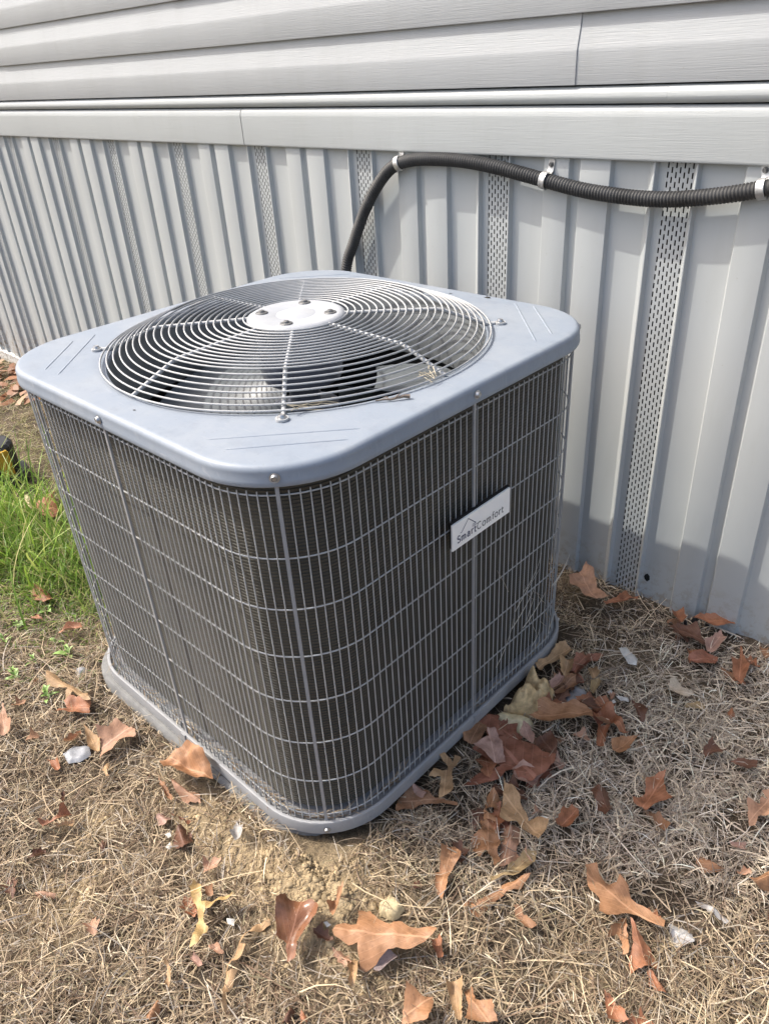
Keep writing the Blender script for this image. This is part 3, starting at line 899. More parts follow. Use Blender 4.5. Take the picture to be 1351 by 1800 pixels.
# base pan
bA, bR = .3985, .1475
mb = MB()
mb.rings([outline(bA - .012, bR - .012, .0012, 14), outline(bA - .002, bR - .002, .0012, 14), outline(bA, bR, .003, 14), outline(bA + .0006, bR, .026, 14),
          outline(bA - .0004, bR, .0292, 14), outline(bA - .003, bR - .003, .0300, 14), outline(bA - .006, bR - .006, .0290, 14), outline(bA - .0075, bR - .006, .018, 14), outline(.2, .08, .017, 14), outline(.02, .01, .017, 14)])
pan = mb.build('base_pan', M['rail'], ac, 40)
sb = bA - bR * (1 - .7071)
for sx, sy in ((1, 1), (-1, 1), (-1, -1), (1, -1)):
    screw(pan, (sx * (sb + .001), sy * (sb + .001), .0155), (sx, sy, 0), .0042)
for k in range(4):
    a = k * pi / 2
    cl = MB().box(-.001, .003, -.007, .007, .014, .030).build('post_foot', M['post'], pan)
    cl.location = (bA * math.cos(a), bA * math.sin(a), 0)
    cl.rotation_euler = (0, 0, a)

# shroud under the opening, blades and motor
MB().lathe([(.3300, ZT - .008), (.325, .668), (.318, .652), (.316, .600), (.320, .575)], 72).build('fan_shroud', M['shroud'], ac, 40)


def blade_mesh():
    mb_ = MB()
    rows_ = []
    nr, na = 9, 12
    for side in (0, 1):
        for i in range(nr):
            t = i / (nr - 1)
            r = .062 + .246 * t
            span = math.radians(34 + 46 * t ** .8)
            for j in range(na):
                q = j / (na - 1) - .5
                an = q * span + math.radians(10) * t
                zz = .566 - q * (.085 - .035 * t) + .012 * (1 - (2 * q) ** 2) - .0014 * side
                rr = r * (1 - .04 * (2 * q) ** 2 * t)
                rows_.append((rr * math.cos(an), rr * math.sin(an), zz))
    f = []
    nn = nr * na
    for i in range(nr - 1):
        for j in range(na - 1):
            a_ = i * na + j
            f.append((a_, a_ + na, a_ + na + 1, a_ + 1))
            f.append((nn + a_, nn + a_ + 1, nn + a_ + na + 1, nn + a_ + na))
    for j in range(na - 1):
        a_ = (nr - 1) * na + j
        f.append((a_, nn + a_, nn + a_ + 1, a_ + 1))
    for i in range(nr - 1):
        a_, b_ = i * na, (i + 1) * na
        f.append((a_, nn + a_, nn + b_, b_))
        a_, b_ = i * na + na - 1, (i + 1) * na + na - 1
        f.append((a_, b_, nn + b_, nn + a_))
    mb_.add(rows_, f)
    for k in range(4):                       # pressed ribs near the tip
        r = .240 + .012 * k
        an0, an1 = math.radians(16), math.radians(30)
        mb_.tube([(r * math.cos(an0), r * math.sin(an0), .5615), (r * math.cos(an1), r * math.sin(an1), .5490)], .0006, 5)
    return mb_.mesh('fan_blade', 40)


bm_ = blade_mesh()
for a in (-177, -57, 58):
    o = link('fan_blade', bm_, M['blade'], ac)
    o.rotation_euler = (0, 0, math.radians(a))
MB().lathe([(0, .742), (.070, .742), (.074, .736), (.074, .640), (.070, .630), (.030, .625), (.028, .575), (.064, .574), (.066, .556), (.0, .554)], 40).build('fan_motor', M['motor'], ac)

# fan grille
grille = MB().lathe([(.0, .7462), (.034, .7462), (.0352, .7457), (.0364, .7462), (.072, .7468), (.076, .7472), (.080, .7468), (.0855, .7440), (.0870, .7405), (.0855, .7385), (.05, .738), (0, .738)], 64).build('grille_hub', M['hub'], ac, 40)
for k in range(4):
    a = math.radians(34 + 90 * k)
    x, y = .062 * math.cos(a), .062 * math.sin(a)
    o = MB().lathe([(0, .0058), (.0040, .0058), (.0050, .0052), (.0056, .0030), (.0105, .0022), (.0112, .0014), (.0112, 0)], 12).build('hub_bolt', M['bolt'], grille)
    o.location = (x, y, .7462)


def gz(r):
    """height of the wire cage at radius r"""
    if r < .258:
        return .7425 - .004 * ((r - .09) / .168)
    t = (r - .258) / (.340 - .258)
    return .7385 - .0318 * t


seg_flat = .258 - .092
seg_s = math.hypot(.082, .0318)
nr = 21
for i in range(nr):
    d = (seg_flat + seg_s) * i / (nr - 1)
    if d < seg_flat:
        r = .092 + d
    else:
        r = .258 + (d - seg_flat) * .082 / seg_s
    zz = gz(r) + .0022
    MB().tube([(r * math.cos(2 * pi * k / 96), r * math.sin(2 * pi * k / 96), zz) for k in range(96)], .00165, 6, closed=True).build('grille_ring', M['wire'], grille, 60)
for k in range(8):
    a = k * pi / 4
    ca_, sa_ = math.cos(a), math.sin(a)
    pr = [(.078, .7415), (.12, .7405), (.20, .7385), (.246, .7372), (.258, .7350), (.268, .7310), (.300, .7185), (.336, .7045)]
    if k % 2:
        pr += [(.343, .7050), (.350, .7045)]
    mb = MB().tube([(r * ca_, r * sa_, zz) for r, zz in pr], .0034, 8)
    if k % 2:
        mb.lathe([(.0045, .0), (.0045, .0035), (.0095, .0035), (.0095, 0)], 14, (.360 * ca_, .360 * sa_, ZT + .0005))
    spoke = mb.build('grille_spoke', M['wire'], grille, 50)
    if k % 2:
        screw(grille, (.360 * ca_, .360 * sa_, ZT + .004), (0, 0, 1), .0058)

# name plate with its lettering
px = .3962
plate = MB().box(px - .0006, px + .0024, -.0648, .0898, .4425, .4908).build('name_plate', M['plate'], ac, 30)
back = MB().box(px - .0050, px - .0008, -.0628, .0916, .4445, .4935).build('plate_gap_dark', M['dark_fill'], ac, 30)  # black box standing in for the dark gap behind the plate
xs_ = px + .0029
U0, V0, UL, VL = -.0648, .4425, .1546, .0483


def stroke(mb_, pts, w):
    P = [Vector((p[0], p[1])) for p in pts]
    L, Rr = [], []
    for i in range(len(P)):
        d = (P[min(i + 1, len(P) - 1)] - P[max(i - 1, 0)]).normalized()
        nrm = Vector((-d.y, d.x))
        L.append(P[i] + nrm * w / 2)
        Rr.append(P[i] - nrm * w / 2)
    v = [(xs_, U0 + q.x, V0 + q.y) for q in L] + [(xs_, U0 + q.x, V0 + q.y) for q in Rr]
    k = len(P)
    mb_.add(v, [(k + i, k + i + 1, i + 1, i) for i in range(k - 1)])


def arc(cx, cy, rx, ry, a0, a1, n_=10):
    return [(cx + rx * math.cos(math.radians(a0 + (a1 - a0) * i / n_)), cy + ry * math.sin(math.radians(a0 + (a1 - a0) * i / n_))) for i in range(n_ + 1)]


XH, CH = .0088, .0132


def letter(ch, x, y, w):
    """strokes of a light slab letter at (x, y); returns strokes and advance"""
    S = []
    sl_ = .0012

    def serif(xc):
        S.append([(xc - sl_, y + w / 2), (xc + sl_ * 1.1, y + w / 2)])
    if ch == 'S':
        S.append(arc(x + .0036, y + CH * .745, .0030, CH * .235, 25, 270) + arc(x + .0036, y + CH * .27, .0033, CH * .25, 80, -150))
        return S, .0088
    if ch == 'm':
        for xc in (.0010, .0058, .0106):
            S.append([(x + xc, y), (x + xc, y + XH * (1 if xc < .002 else .7))])
            serif(x + xc)
        S.append([(x - .0004, y + XH - w / 2), (x + .0011, y + XH - w / 2)])
        S.append(arc(x + .0034, y + XH * .62, .0024, XH * .35, 170, 0))
        S.append(arc(x + .0082, y + XH * .62, .0024, XH * .35, 170, 0))
        return S, .0136
    if ch == 'a':
        S.append(arc(x + .0036, y + XH * .70, .0026, XH * .28, 160, 0) + [(x + .0062, y), (x + .0074, y)])
        S.append(arc(x + .0034, y + XH * .28, .0028, XH * .27, 90, 330))
        S.append([(x + .0034, y + XH * .55), (x + .0062, y + XH * .58)])
        return S, .0092
    if ch == 'r':
        S.append([(x + .0012, y), (x + .0012, y + XH)])
        S.append([(x - .0002, y + XH - w / 2), (x + .0013, y + XH - w / 2)])
        serif(x + .0012)
        S.append(arc(x + .0040, y + XH * .62, .0028, XH * .36, 170, 55))
        return S, .0070
    if ch == 't':
        S.append([(x + .0018, y + XH * 1.3), (x + .0018, y + XH * .25)] + arc(x + .0038, y + XH * .22, .0020, XH * .22, 180, 310))
        S.append([(x, y + XH - w / 2), (x + .0050, y + XH - w / 2)])
        return S, .0072
    if ch == 'C':
        S.append(arc(x + .0056, y + CH / 2, .0054, CH / 2, 45, 315, 16))
        return S, .0122
    if ch == 'o':
        S.append(arc(x + .0042, y + XH / 2, .0042, XH / 2, 0, 360, 16))
        return S, .0102
    if ch == 'f':
        S.append([(x + .0018, y), (x + .0018, y + CH * .72)] + arc(x + .0040, y + CH * .74, .0022, CH * .26, 180, 60))
        serif(x + .0018)
        S.append([(x, y + XH - w / 2), (x + .0048, y + XH - w / 2)])
        return S, .0062


xx, yy = .0115, VL * .205
mb1, mb2 = MB(), MB()
for i, ch in enumerate('SmartComfort'):
    w = .0021 if i < 5 else .0016
    S, adv = letter(ch, xx, yy, w)
    for st in S:
        stroke(mb1 if i < 5 else mb2, st, w)
    xx += adv * 1.135
mb1.build('lettering', M['ink'], plate, 0)
mb2.build('lettering', M['ink2'], plate, 0)
mb = MB()
stroke(mb, [(.0225, .0262), (.0262, .0300), (.0400, .0435)] , .0012)
stroke(mb, [(.0190, .0262), (.0225, .0262)], .0010)
stroke(mb, [(.0396, .0436), (.0600, .0262)], .0013)
stroke(mb, [(.0600, .0262), (.0520, .0270), (.0500, .0252)], .0009)
stroke(mb, [(.0500, .0232), (.0560, .0236), (.0660, .0226)], .0010)
mb.build('roof_emblem', M['ink'], plate, 0)

# ------------------------------------------------------------------ pad, hose, clamps
pad = MB().rings([outline(.386, .13, -.09, 10), outline(.386, .13, -.008, 10), outline(.382, .127, -.0025, 10), outline(.30, .05, -.002, 10), outline(.01, .005, -.002, 10)]).build('equipment_pad', M['concrete'], None, 40)
pad.location = (-.026, -.022, 0)
tag(pad, 'grey concrete pad mostly buried in soil under the air conditioner', 'pad')


def catmull(P, n_=16):
    P = [Vector(p) for p in P]
    P = [P[0] * 2 - P[1]] + P + [P[-1] * 2 - P[-2]]
    out = []
    for i in range(1, len(P) - 2):
        a, b, c, d = P[i - 1:i + 3]
        for k in range(n_):
            t = k / n_
            out.append(.5 * ((2 * b) + (c - a) * t + (2 * a - 5 * b + 4 * c - d) * t * t + (3 * b - a - 3 * c + d) * t ** 3))
    return out + [P[-2]]


hp = [(-.395, .375, .22), (-.43, .43, .26), (-.468, .505, .40), (-.472, .560, .54)] + [tuple(q) for q in D['hose']] + [(.80, .579, .925), (1.1, .579, .90), (1.5, .579, .905)]
for i, q in enumerate(hp):
    if i == 4:
        hp[i] = (q[0], .573, q[2])
curve = catmull(hp, 24)
L_ = [0]
for a, b in zip(curve, curve[1:]):
    L_.append(L_[-1] + (b - a).length)
L_ = np.array(L_)
cp_ = np.array([tuple(q) for q in curve])
ph = .0064
tt = np.arange(0, L_[-1], ph / 4)
pts = np.stack([np.interp(tt, L_, cp_[:, i]) for i in range(3)], 1)
rad = [.0144 if (k % 4) in (0, 1) else .0122 for k in range(len(tt))]
hose = MB().tube(pts, rad, 18).build('conduit_hose', M['hose'], None, 55)
tag(hose, 'black corrugated conduit hose running along the skirting behind the air conditioner', 'hose')

labs = ['zinc strap clamp at the bend of the black hose under the siding band', 'zinc strap clamp with raised tab midway along the black hose',
        'zinc strap clamp at the right edge of the picture on the black hose']
for i, q in enumerate(D['clamps']):
    d2 = ((cp_ - np.array(q)) ** 2).sum(1)
    k = int(d2.argmin())
    c = Vector(cp_[k])
    tdir = (Vector(cp_[min(k + 2, len(cp_) - 1)]) - Vector(cp_[max(k - 2, 0)])).normalized()
    t = thing('hose_clamp', labs[i], 'clamp', c, 'clamps holding the black hose')
    up = Vector((0, -1, 0)).cross(tdir).normalized()
    if up.z < 0:
        up = -up
    out = Vector((0, -1, 0))
    mb = MB()
    rows = []
    for sft in (-.0068, -.0062, .0062, .0068):
        rows.append([tuple(tdir * sft + (out * math.cos(a) + up * math.sin(a)) * (.0172 if abs(sft) < .0065 else .0164)) for a in np.linspace(-2.6, 1.9, 26)])
    mb.rings(rows, close=False)
    rows = [[tuple(Vector(p) * .965) for p in r] for r in rows[::-1]]
    mb.rings(rows, close=False)
    mb.build('strap', M['zinc'], t, 40)
    e = Vector((-tdir.x * 0, 0, 0))
    tb = MB()
    w = .0068
    base_y = YF - H - c.y - .002 if i else YF - H - c.y - .002
    nb = []
    for s_q, yy_ in ((.013, base_y * .55), (.0165, base_y * .9), (.020, base_y), (.036, base_y), (.0385, base_y)):
        ww = w if s_q < .037 else w * .6
        nb.append([tuple(tdir * -ww + up * s_q + Vector((0, yy_, 0))), tuple(tdir * ww + up * s_q + Vector((0, yy_, 0)))])
    tb.rings(nb, close=False)
    nb2 = [[(a[0], a[1] + .0015, a[2]) for a in r] for r in nb]
    tb.rings(nb2[::-1], close=False)
    tab = tb.build('tab', M['zinc'], t, 30)
    screw(t, up * .028 + Vector((0, base_y - .001, 0)), (0, -1, 0), .0042, 'screw', M['bolt'])

# ------------------------------------------------------------------ dead leaves
def seg_dist(P, poly):
    a = poly
    b = np.roll(poly, -1, 0)
    d = b - a
    t = np.clip(((P[:, None] - a) * d).sum(-1) / ((d * d).sum(-1) + 1e-12), 0, 1)
    q = a + d * t[..., None]
    return np.sqrt(((P[:, None] - q) ** 2).sum(-1)).min(1)


def inside(P, poly):
    x, y = P[:, 0:1], P[:, 1:2]
    x0, y0 = poly[:, 0], poly[:, 1]
    x1, y1 = np.roll(x0, -1), np.roll(y0, -1)
    c = ((y0 > y) != (y1 > y)) & (x < (x1 - x0) * (y - y0) / (y1 - y0 + 1e-12) + x0)
    return c.sum(1) % 2 == 1


def sheet(poly, step, jitter, r_):
    """triangulated sheet in a polygon (metres): outline resampled, interior grid"""
    out = []
    m = len(poly)
    for i in range(m):
        a, b = poly[i], poly[(i + 1) % m]
        k = max(1, int(np.linalg.norm(b - a) / step))
        nrm = np.array([-(b - a)[1], (b - a)[0]]) / (np.linalg.norm(b - a) + 1e-9)
        for j in range(k):
            t = j / k
            off = 0 if j == 0 else r_.uniform(-1, 1) * jitter
            out.append(a + (b - a) * t + nrm * off)
    out = np.array(out)
    lo, hi = out.min(0), out.max(0)
    gx, gy = np.meshgrid(np.arange(lo[0], hi[0], step), np.arange(lo[1], hi[1], step))
    gp = np.stack([gx.ravel(), gy.ravel()], 1) + r_.uniform(-.2, .2, (gx.size, 2)) * step
    if len(gp):
        gp = gp[inside(gp, out)]
    if len(gp):
        gp = gp[seg_dist(gp, out) > step * .55]
    pts_ = np.concatenate([out, gp]) if len(gp) else out
    n_ = len(out)
    r = geometry.delaunay_2d_cdt([Vector(p) for p in pts_], [], [list(range(n_))], 1, 1e-6)
    return np.array([tuple(v) for v in r[0]]), [tuple(f) for f in r[2]], out


def make_leaf(tone, lift, ec, en, label, ctr, flatpts, seed):
    r_ = np.random.default_rng(seed)
    poly = np.array(flatpts, float).reshape(-1, 2) / 1000 * 1.07
    if ((poly[:, 0] * np.roll(poly[:, 1], -1) - np.roll(poly[:, 0], -1) * poly[:, 1]).sum()) < 0:
        poly = poly[::-1]
    size = np.ptp(poly, 0).max()
    V, F, out = sheet(poly, max(.0035, size / 20), .0013, r_)
    C = V - V.mean(0)
    w_, ev = np.linalg.eigh(np.cov(C.T))
    ax, ay = ev[:, 1], ev[:, 0]
    s, t = C @ ax, C @ ay
    sl_ = np.abs(s).max() + 1e-6
    tl = np.abs(t).max() + 1e-6
    dirn = 1 if r_.random() < .72 else -1
    f1 = r_.uniform(90, 150)
    z = ec / 1000 * 1.8 * dirn * (np.abs(t) / tl) ** 1.6 + en / 1000 * (s / sl_) ** 2 * (1 if r_.random() < .6 else -.6)
    z += .0042 * np.sin(s * f1 + t * 40 + r_.uniform(0, 6)) * (np.abs(t) / tl)
    crum = 2.2 if ec >= 14 else 1.0
    z += crum * .0055 * (vnoise(C[:, 0] + seed, C[:, 1], .018, seed) - .5) * 2 * min(1., size / .06) + .0018 * (vnoise(C[:, 0], C[:, 1] + seed, .007, seed) - .5)
    z += .0016 * (np.exp(-(t / .0022) ** 2))
    tilt = r_.uniform(-.16, .16, 2)
    z += C @ tilt
    g = Gd(ctr[0] + C[:, 0] + (V.mean(0))[0], ctr[1] + C[:, 1] + V.mean(0)[1])
    g0 = float(G(ctr[0], ctr[1]))
    z = np.maximum(z + (lift + 6) / 1000, (g - g0) + .004 + .002 * r_.random(len(z)))
    me = bpy.data.meshes.new('oak_leaf')
    me.from_pydata([(a, b, c) for (a, b), c in zip(V, z)], [], F)
    uvl = me.uv_layers.new(name='UVMap')
    u = (s / sl_ + 1) / 2
    vv = t / max(tl, .3 * sl_)
    li = np.zeros(len(me.loops), np.int32)
    me.loops.foreach_get('vertex_index', li)
    uvl.data.foreach_set('uv', np.stack([u[li], vv[li]], 1).astype(np.float32).ravel())
    me.shade_smooth()
    o = link('oak_leaf', me, M['leaf_' + tone])
    o.location = (ctr[0], ctr[1], g0)
    tag(o, label, 'leaf', 'dead oak leaves on the ground')
    return o


for i, l in enumerate(LEAVES):
    lf = make_leaf(*l, seed=100 + i)
    if i == 0:                                     # two lobes folded over, showing the pale underside
        for k, fl in enumerate(D['folds']):
            q = make_leaf('pink', l[1] + 9, 5, 3, None, fl[0], fl[1], 300 + k)
            q.name = 'folded_lobe'
            for key in ('group', 'category'):
                del q[key]
            q.location = Vector(q.location) - Vector(lf.location)
            q.parent = lf


def scrap_outline(r_, L, W):
    k = r_.integers(5, 8)
    up, lo = [], []
    for i in range(k):
        t = (i + .5) / k
        w = W * math.sin(pi * t ** .8) * (1.25 if i % 2 else .55) * r_.uniform(.8, 1.2)
        up.append((L * (t - .5) + .15 * L * (i % 2) / k * 2, w))
        w2 = W * math.sin(pi * t ** .8) * (1.25 if (i + 1) % 2 else .55) * r_.uniform(.8, 1.2)
        lo.append((L * (t - .5) + .15 * L * ((i + 1) % 2) / k * 2, -w2))
    p = np.array([(-L / 2, 0)] + lo + [(L / 2, 0)] + up[::-1])
    a = r_.uniform(0, 2 * pi)
    return p @ np.array([[math.cos(a), math.sin(a)], [-math.sin(a), math.cos(a)]])


rs = np.random.default_rng(77)
GROUPS = [(20, (.44, .56), (-.24, .30), ('dark', 'brown', 'rust', 'maroon'), (.035, .075), 8, 'leaf scrap', 'half buried leaf scraps along the base rail'),
          (8, (.52, .74), (.46, .57), ('dark', 'rust', 'brown'), (.03, .06), 6, 'leaf scrap', 'leaf scraps before the skirting'),
          (14, (.46, .95), (-.30, .40), ('brown', 'dark', 'pinktan', 'rust'), (.02, .045), 2, 'leaf fragment', 'leaf fragments in the shaded straw'),
          (18, (-.55, .75), (-.78, -.46), ('brown', 'dark', 'pinktan', 'rust'), (.015, .04), 2, 'leaf fragment', 'leaf fragments in the sunlit straw')]
REFS = [(0.481, -0.02, 'the star shaped leaf'), (0.428, -0.127, 'the tan three-lobed leaf'), (0.431, -0.2, 'the long brown leaf under the rail'), (0.577, -0.108, 'the broad mustard leaf'), (0.559, -0.178, 'the jagged oak leaf'), (0.545, -0.272, 'the narrow tan orange leaf'), (0.623, -0.251, 'the crinkled orange leaf'), (0.639, -0.061, 'the rounded rust leaf'), (0.347, 0.505, 'the tan leaf propped by the skirting'), (0.622, 0.578, 'the long rust leaf on the skirting'), (0.649, 0.46, 'the maroon leaf by the skirting'), (0.716, 0.487, 'the orange brown pointed leaf'), (0.65, 0.348, 'the pale beige leaf'), (0.511, 0.123, 'the wide orange brown oak leaf'), (0.635, 0.141, 'the square orange leaf'), (0.663, 0.015, 'the dark tongue shaped leaf'), (0.724, 0.082, 'the three-pointed rust oak leaf'), (0.823, 0.247, 'the dark triangular leaf'), (0.874, 0.164, 'the lobed tan leaf at the right edge'), (0.778, -0.138, 'the large lower right oak leaf'), (0.835, -0.179, 'the reddish brown pointed leaf'), (0.869, -0.12, 'the pale grey papery leaf'), (0.544, -0.426, 'the bottom centre oak leaf'), (0.309, -0.572, 'the mustard yellow leaf'), (0.408, -0.584, 'the long twisted ribbon leaf'), (0.443, -0.504, 'the glossy orange brown leaf'), (0.338, -0.664, 'the thin tan leaf sliver'), (-0.335, -0.475, 'the tan lobed leaf at left'), (0.071, -0.44, 'the big crumpled orange leaf'), (-0.042, -0.65, 'the curled rust leaf at lower left')]
used_labels = set()
TWORD = {'dark': 'dark brown', 'brown': 'brown', 'rust': 'rust coloured', 'maroon': 'maroon', 'pinktan': 'pinkish tan'}


def scrap_label(tone, L, p, kind):
    best = None
    for x, y, ref in sorted(REFS, key=lambda q: (q[0] - p.x) ** 2 + (q[1] - p.y) ** 2):
        dx, dy = p.x - x, p.y - y
        u, v = dx * .917 + dy * .40, -dx * .707 + dy * .707
        side = ('right of' if u > 0 else 'left of') if abs(u) > abs(v) else ('just above' if v > 0 else 'just below')
        lab = '%s %s %s %s %s' % ('small' if L < .03 else 'medium' if L < .05 else 'large', TWORD[tone], kind, side, ref)
        if lab not in used_labels:
            used_labels.add(lab)
            return lab


sd = 900
for cnt, xr, yr, tones, lr, lift, lab, grp in GROUPS:
    for i in range(cnt):
        L = rs.uniform(*lr)
        tn = tones[rs.integers(len(tones))]
        o = make_leaf(tn, lift + int(rs.integers(0, 10)), 9, 7, lab, [float(rs.uniform(*xr)), float(rs.uniform(*yr))],
                      (scrap_outline(rs, L, L * rs.uniform(.2, .36)) * 1000).ravel(), sd)
        o['group'] = grp
        o['label'] = scrap_label(tn, L, o.location, lab)
        sd += 1


def lump(name, dat, height, mat, label, cat, group=None, rough=.3, step=.006, sink=.004):
    ctr, fp = dat
    poly = np.array(fp, float).reshape(-1, 2) / 1000
    if ((poly[:, 0] * np.roll(poly[:, 1], -1) - np.roll(poly[:, 0], -1) * poly[:, 1]).sum()) < 0:
        poly = poly[::-1]
    V, F, out = sheet(poly, step, .001, np.random.default_rng(5))
    d = seg_dist(V, out)
    dm = d.max() + 1e-6
    z = height * np.sqrt(np.clip(1 - (1 - d / dm) ** 2, 0, 1)) * (1 + rough * (vnoise(V[:, 0], V[:, 1], .022, 4) - .5) * 2)
    z += height * rough * .6 * (vnoise(V[:, 0] + 3, V[:, 1], .009, 6) - .5) * np.clip(d / dm * 3, 0, 1)
    me = bpy.data.meshes.new(name)
    k = len(V)
    vs = [(a, b, c - sink) for (a, b), c in zip(V, z)]
    edge = [i for i in range(k) if d[i] < 1e-5]
    me.from_pydata(vs, [], F)
    me.shade_smooth()
    o = link(name, me, mat)
    o.location = (ctr[0], ctr[1], float(G(*ctr)) + .004)
    return tag(o, label, cat, group)


M['foam'] = flat('old_foam', (.52, .38, .20), .7, var=.4, nscale=75, bumpd=.004)
M['foam2'] = flat('pale_foam', (.66, .56, .34), .7, var=.25, nscale=70, bumpd=.003)
M['cream'] = flat('cream_stone', (.55, .45, .27), .7, var=.2, nscale=60, bumpd=.002)
M['white'] = flat('white_scrap', (.52, .51, .48), .6, var=.25, nscale=90)
M['greyplastic'] = flat('grey_scrap', (.27, .28, .30), .4, var=.2, nscale=60)
M['stone'] = flat('grey_stone', (.24, .24, .25), .7, var=.3, nscale=50, bumpd=.002)
M['bark'] = flat('black_bark', (.012, .011, .011), .7)
M['twig'] = flat('dry_twig', (.17, .13, .10), .8, var=.4, nscale=120)

lump('foam_clump', D['foam'], .052, M['foam'], 'lumpy brownish yellow foam clump against the base rail on the right', 'foam', rough=.75, step=.004)
lump('foam_piece', D['foam2'], .026, M['foam2'], 'pale yellow foam piece under the base rail below the brownish clump', 'foam', rough=.35)
lump('cream_stone', D['cream'], .018, M['cream'], 'cream coloured stone above the largest bottom centre leaf', 'stone', rough=.22, step=.003, sink=.001)
lump('grey_stone', D['grock'], .018, M['stone'], 'dark grey stone among leaves right of the foam clump', 'stone', rough=.35)
lump('grey_stone', D['grock2'], .020, M['stone'], 'grey stone beside the left end of the base rail below the weeds', 'stone', rough=.35)
lump('plastic_scrap', D['plastic'], .007, M['greyplastic'], 'crumpled pale grey plastic scrap in the grass at left', 'scrap', rough=.9, sink=-.008)
sc_ = lump('white_scrap', D['scrap'], .004, M['white'], 'white rectangular scrap with grey lines lying on straw at right', 'scrap', rough=.3, sink=-.016)
bl = ['white paper bit right of the dark leaf pile, nearest the two small tan leaves', 'longest white paper bit on grey straw right of the tan leaves', 'lowest of the three white paper bits on grey straw',
      'tiny white pebble left of the bottom centre oak leaf', 'white scrap between the mustard leaf and the ribbon leaf', 'upper white flake by the broken leaf cluster', 'lower white flake by the broken leaf cluster']
for q, l in zip(D['bits'], bl):
    lump('paper_bit', q, .004, M['white'], l, 'scrap', 'small white bits in the straw', rough=.5, step=.004, sink=-.012)

# things lying on the cap, black debris by the wall
tw = [(.318, -.135, ZT + .003), (.326, -.126, ZT + .004), (.333, -.119, ZT + .003), (.343, -.103, ZT + .005), (.349, -.096, ZT + .004)]
mb = MB().tube(tw, [.0008, .0013, .0016, .0024, .0034], 6)
mb.tube([(.331, -.121, ZT + .003), (.326, -.119, ZT + .005), (.318, -.120, ZT + .003)], [.0011, .0009, .0005], 5)
mb.tube([(.336, -.115, ZT + .003), (.339, -.111, ZT + .008), (.340, -.105, ZT + .009)], [.001, .0009, .0005], 5)
tag(mb.build('twig', M['twig']), 'small grey brown twig lying on the top near the right edge', 'twig')
for (x, y, s, lab) in ((.137, .376, .009, 'dark leaf bit on the top near its back edge'), (.048, -.361, .004, 'dark speck on the top left of the front corner'), (.055, .362, .005, 'small dark speck on the top behind the grille')):
    o = lump('leaf_bit', [[x, y], [int(v * 1000 * s / .01) for v in (-.009, -.003, .002, -.005, .009, 0, .006, .004, -.004, .005)]], .003, M['bark'], lab, 'debris', 'dark bits on the air conditioner top', step=.003, sink=0)
    o.location.z = ZT + .0004
mb = MB()
for k in range(5):
    p0 = Vector((.330 + .004 * random.random(), -.020 - .02 * random.random(), .712))
    mb.tube([p0 + Vector((random.uniform(-.014, .014), random.uniform(-.014, .014), random.uniform(-.004, .012))) for q in range(4)], .0005, 4)
strawm = flat('pale_straw', (.55, .47, .33), .6, var=.2)
tag(mb.build('straw_wisp', strawm), 'pale dry straw wisp caught on the grille spoke above the right side', 'straw', None, 'stuff')
mb = MB()
for k in range(4):
    p0 = Vector((.252, -.238, .713))
    mb.tube([p0 + Vector((.004 * q + random.uniform(-.004, .004), .012 * q * (1 + .3 * k), random.uniform(-.004, .006) - .003 * q)) for q in range(5)], .0006, 4)
tag(mb.build('straw_wisp', strawm), 'pale dry straw wisp on the fan grille beside the front screw', 'straw', None, 'stuff')
bd = MB()
for (x, y, s) in ((.580, .575, .018), (.606, .585, .012), (.566, .560, .012)):
    bd.lathe([(0, s * 1.3), (s * .25, s * 1.1), (s * .42, s * .5), (s * .3, 0), (0, 0)], 7, (x, y, float(G(x, y)) + .006))
tag(bd.build('bark_debris', M['bark']), 'black bark debris standing against the skirting above the leaf pile', 'debris')

# ------------------------------------------------------------------ black container with yellow plate at the left edge
cx, cy = -1.564, -.128
cz = float(G(cx, cy))
bc = thing('storage_tub', 'black ribbed plastic container with yellow plate in grass at the left edge', 'container', (cx, cy, cz))
prof = []
for k in range(10):
    for dr in (0, .004, .004, 0):
        prof.append((.085 + dr, .16 * (k + (0, .15, .6, .75)[len(prof) % 4]) / 10))
mb = MB()
rows = []
for k in range(36):
    a = 2 * pi * k / 36
    r = .082 if k % 2 else .088
    rows.append([(r * math.cos(a), r * math.sin(a), zz) for zz in (.0, .11, .145)] + [(r * .9 * math.cos(a), r * .9 * math.sin(a), .155), (.01 * math.cos(a), .01 * math.sin(a), .152)])
rows.append(rows[0])
mb.rings(rows, close=False)
mb.build('tub_body', M['blackplastic'], bc, 30)
MB().lathe([(.01, .05), (.108, .05), (.112, .04), (.112, -.02)], 30).build('tub_foot', M['blackplastic'], bc, 35)
a0 = math.radians(12)
pl = MB().box(.0, .006, -.018, .024, .055, .138)
pl.box(-.01, .007, -.014, .020, .132, .145)
o = pl.build('yellow_plate', M['yellow'], bc, 30)
o.location = (.086 * math.cos(a0), .086 * math.sin(a0), 0)
o.rotation_euler = (0, 0, a0)


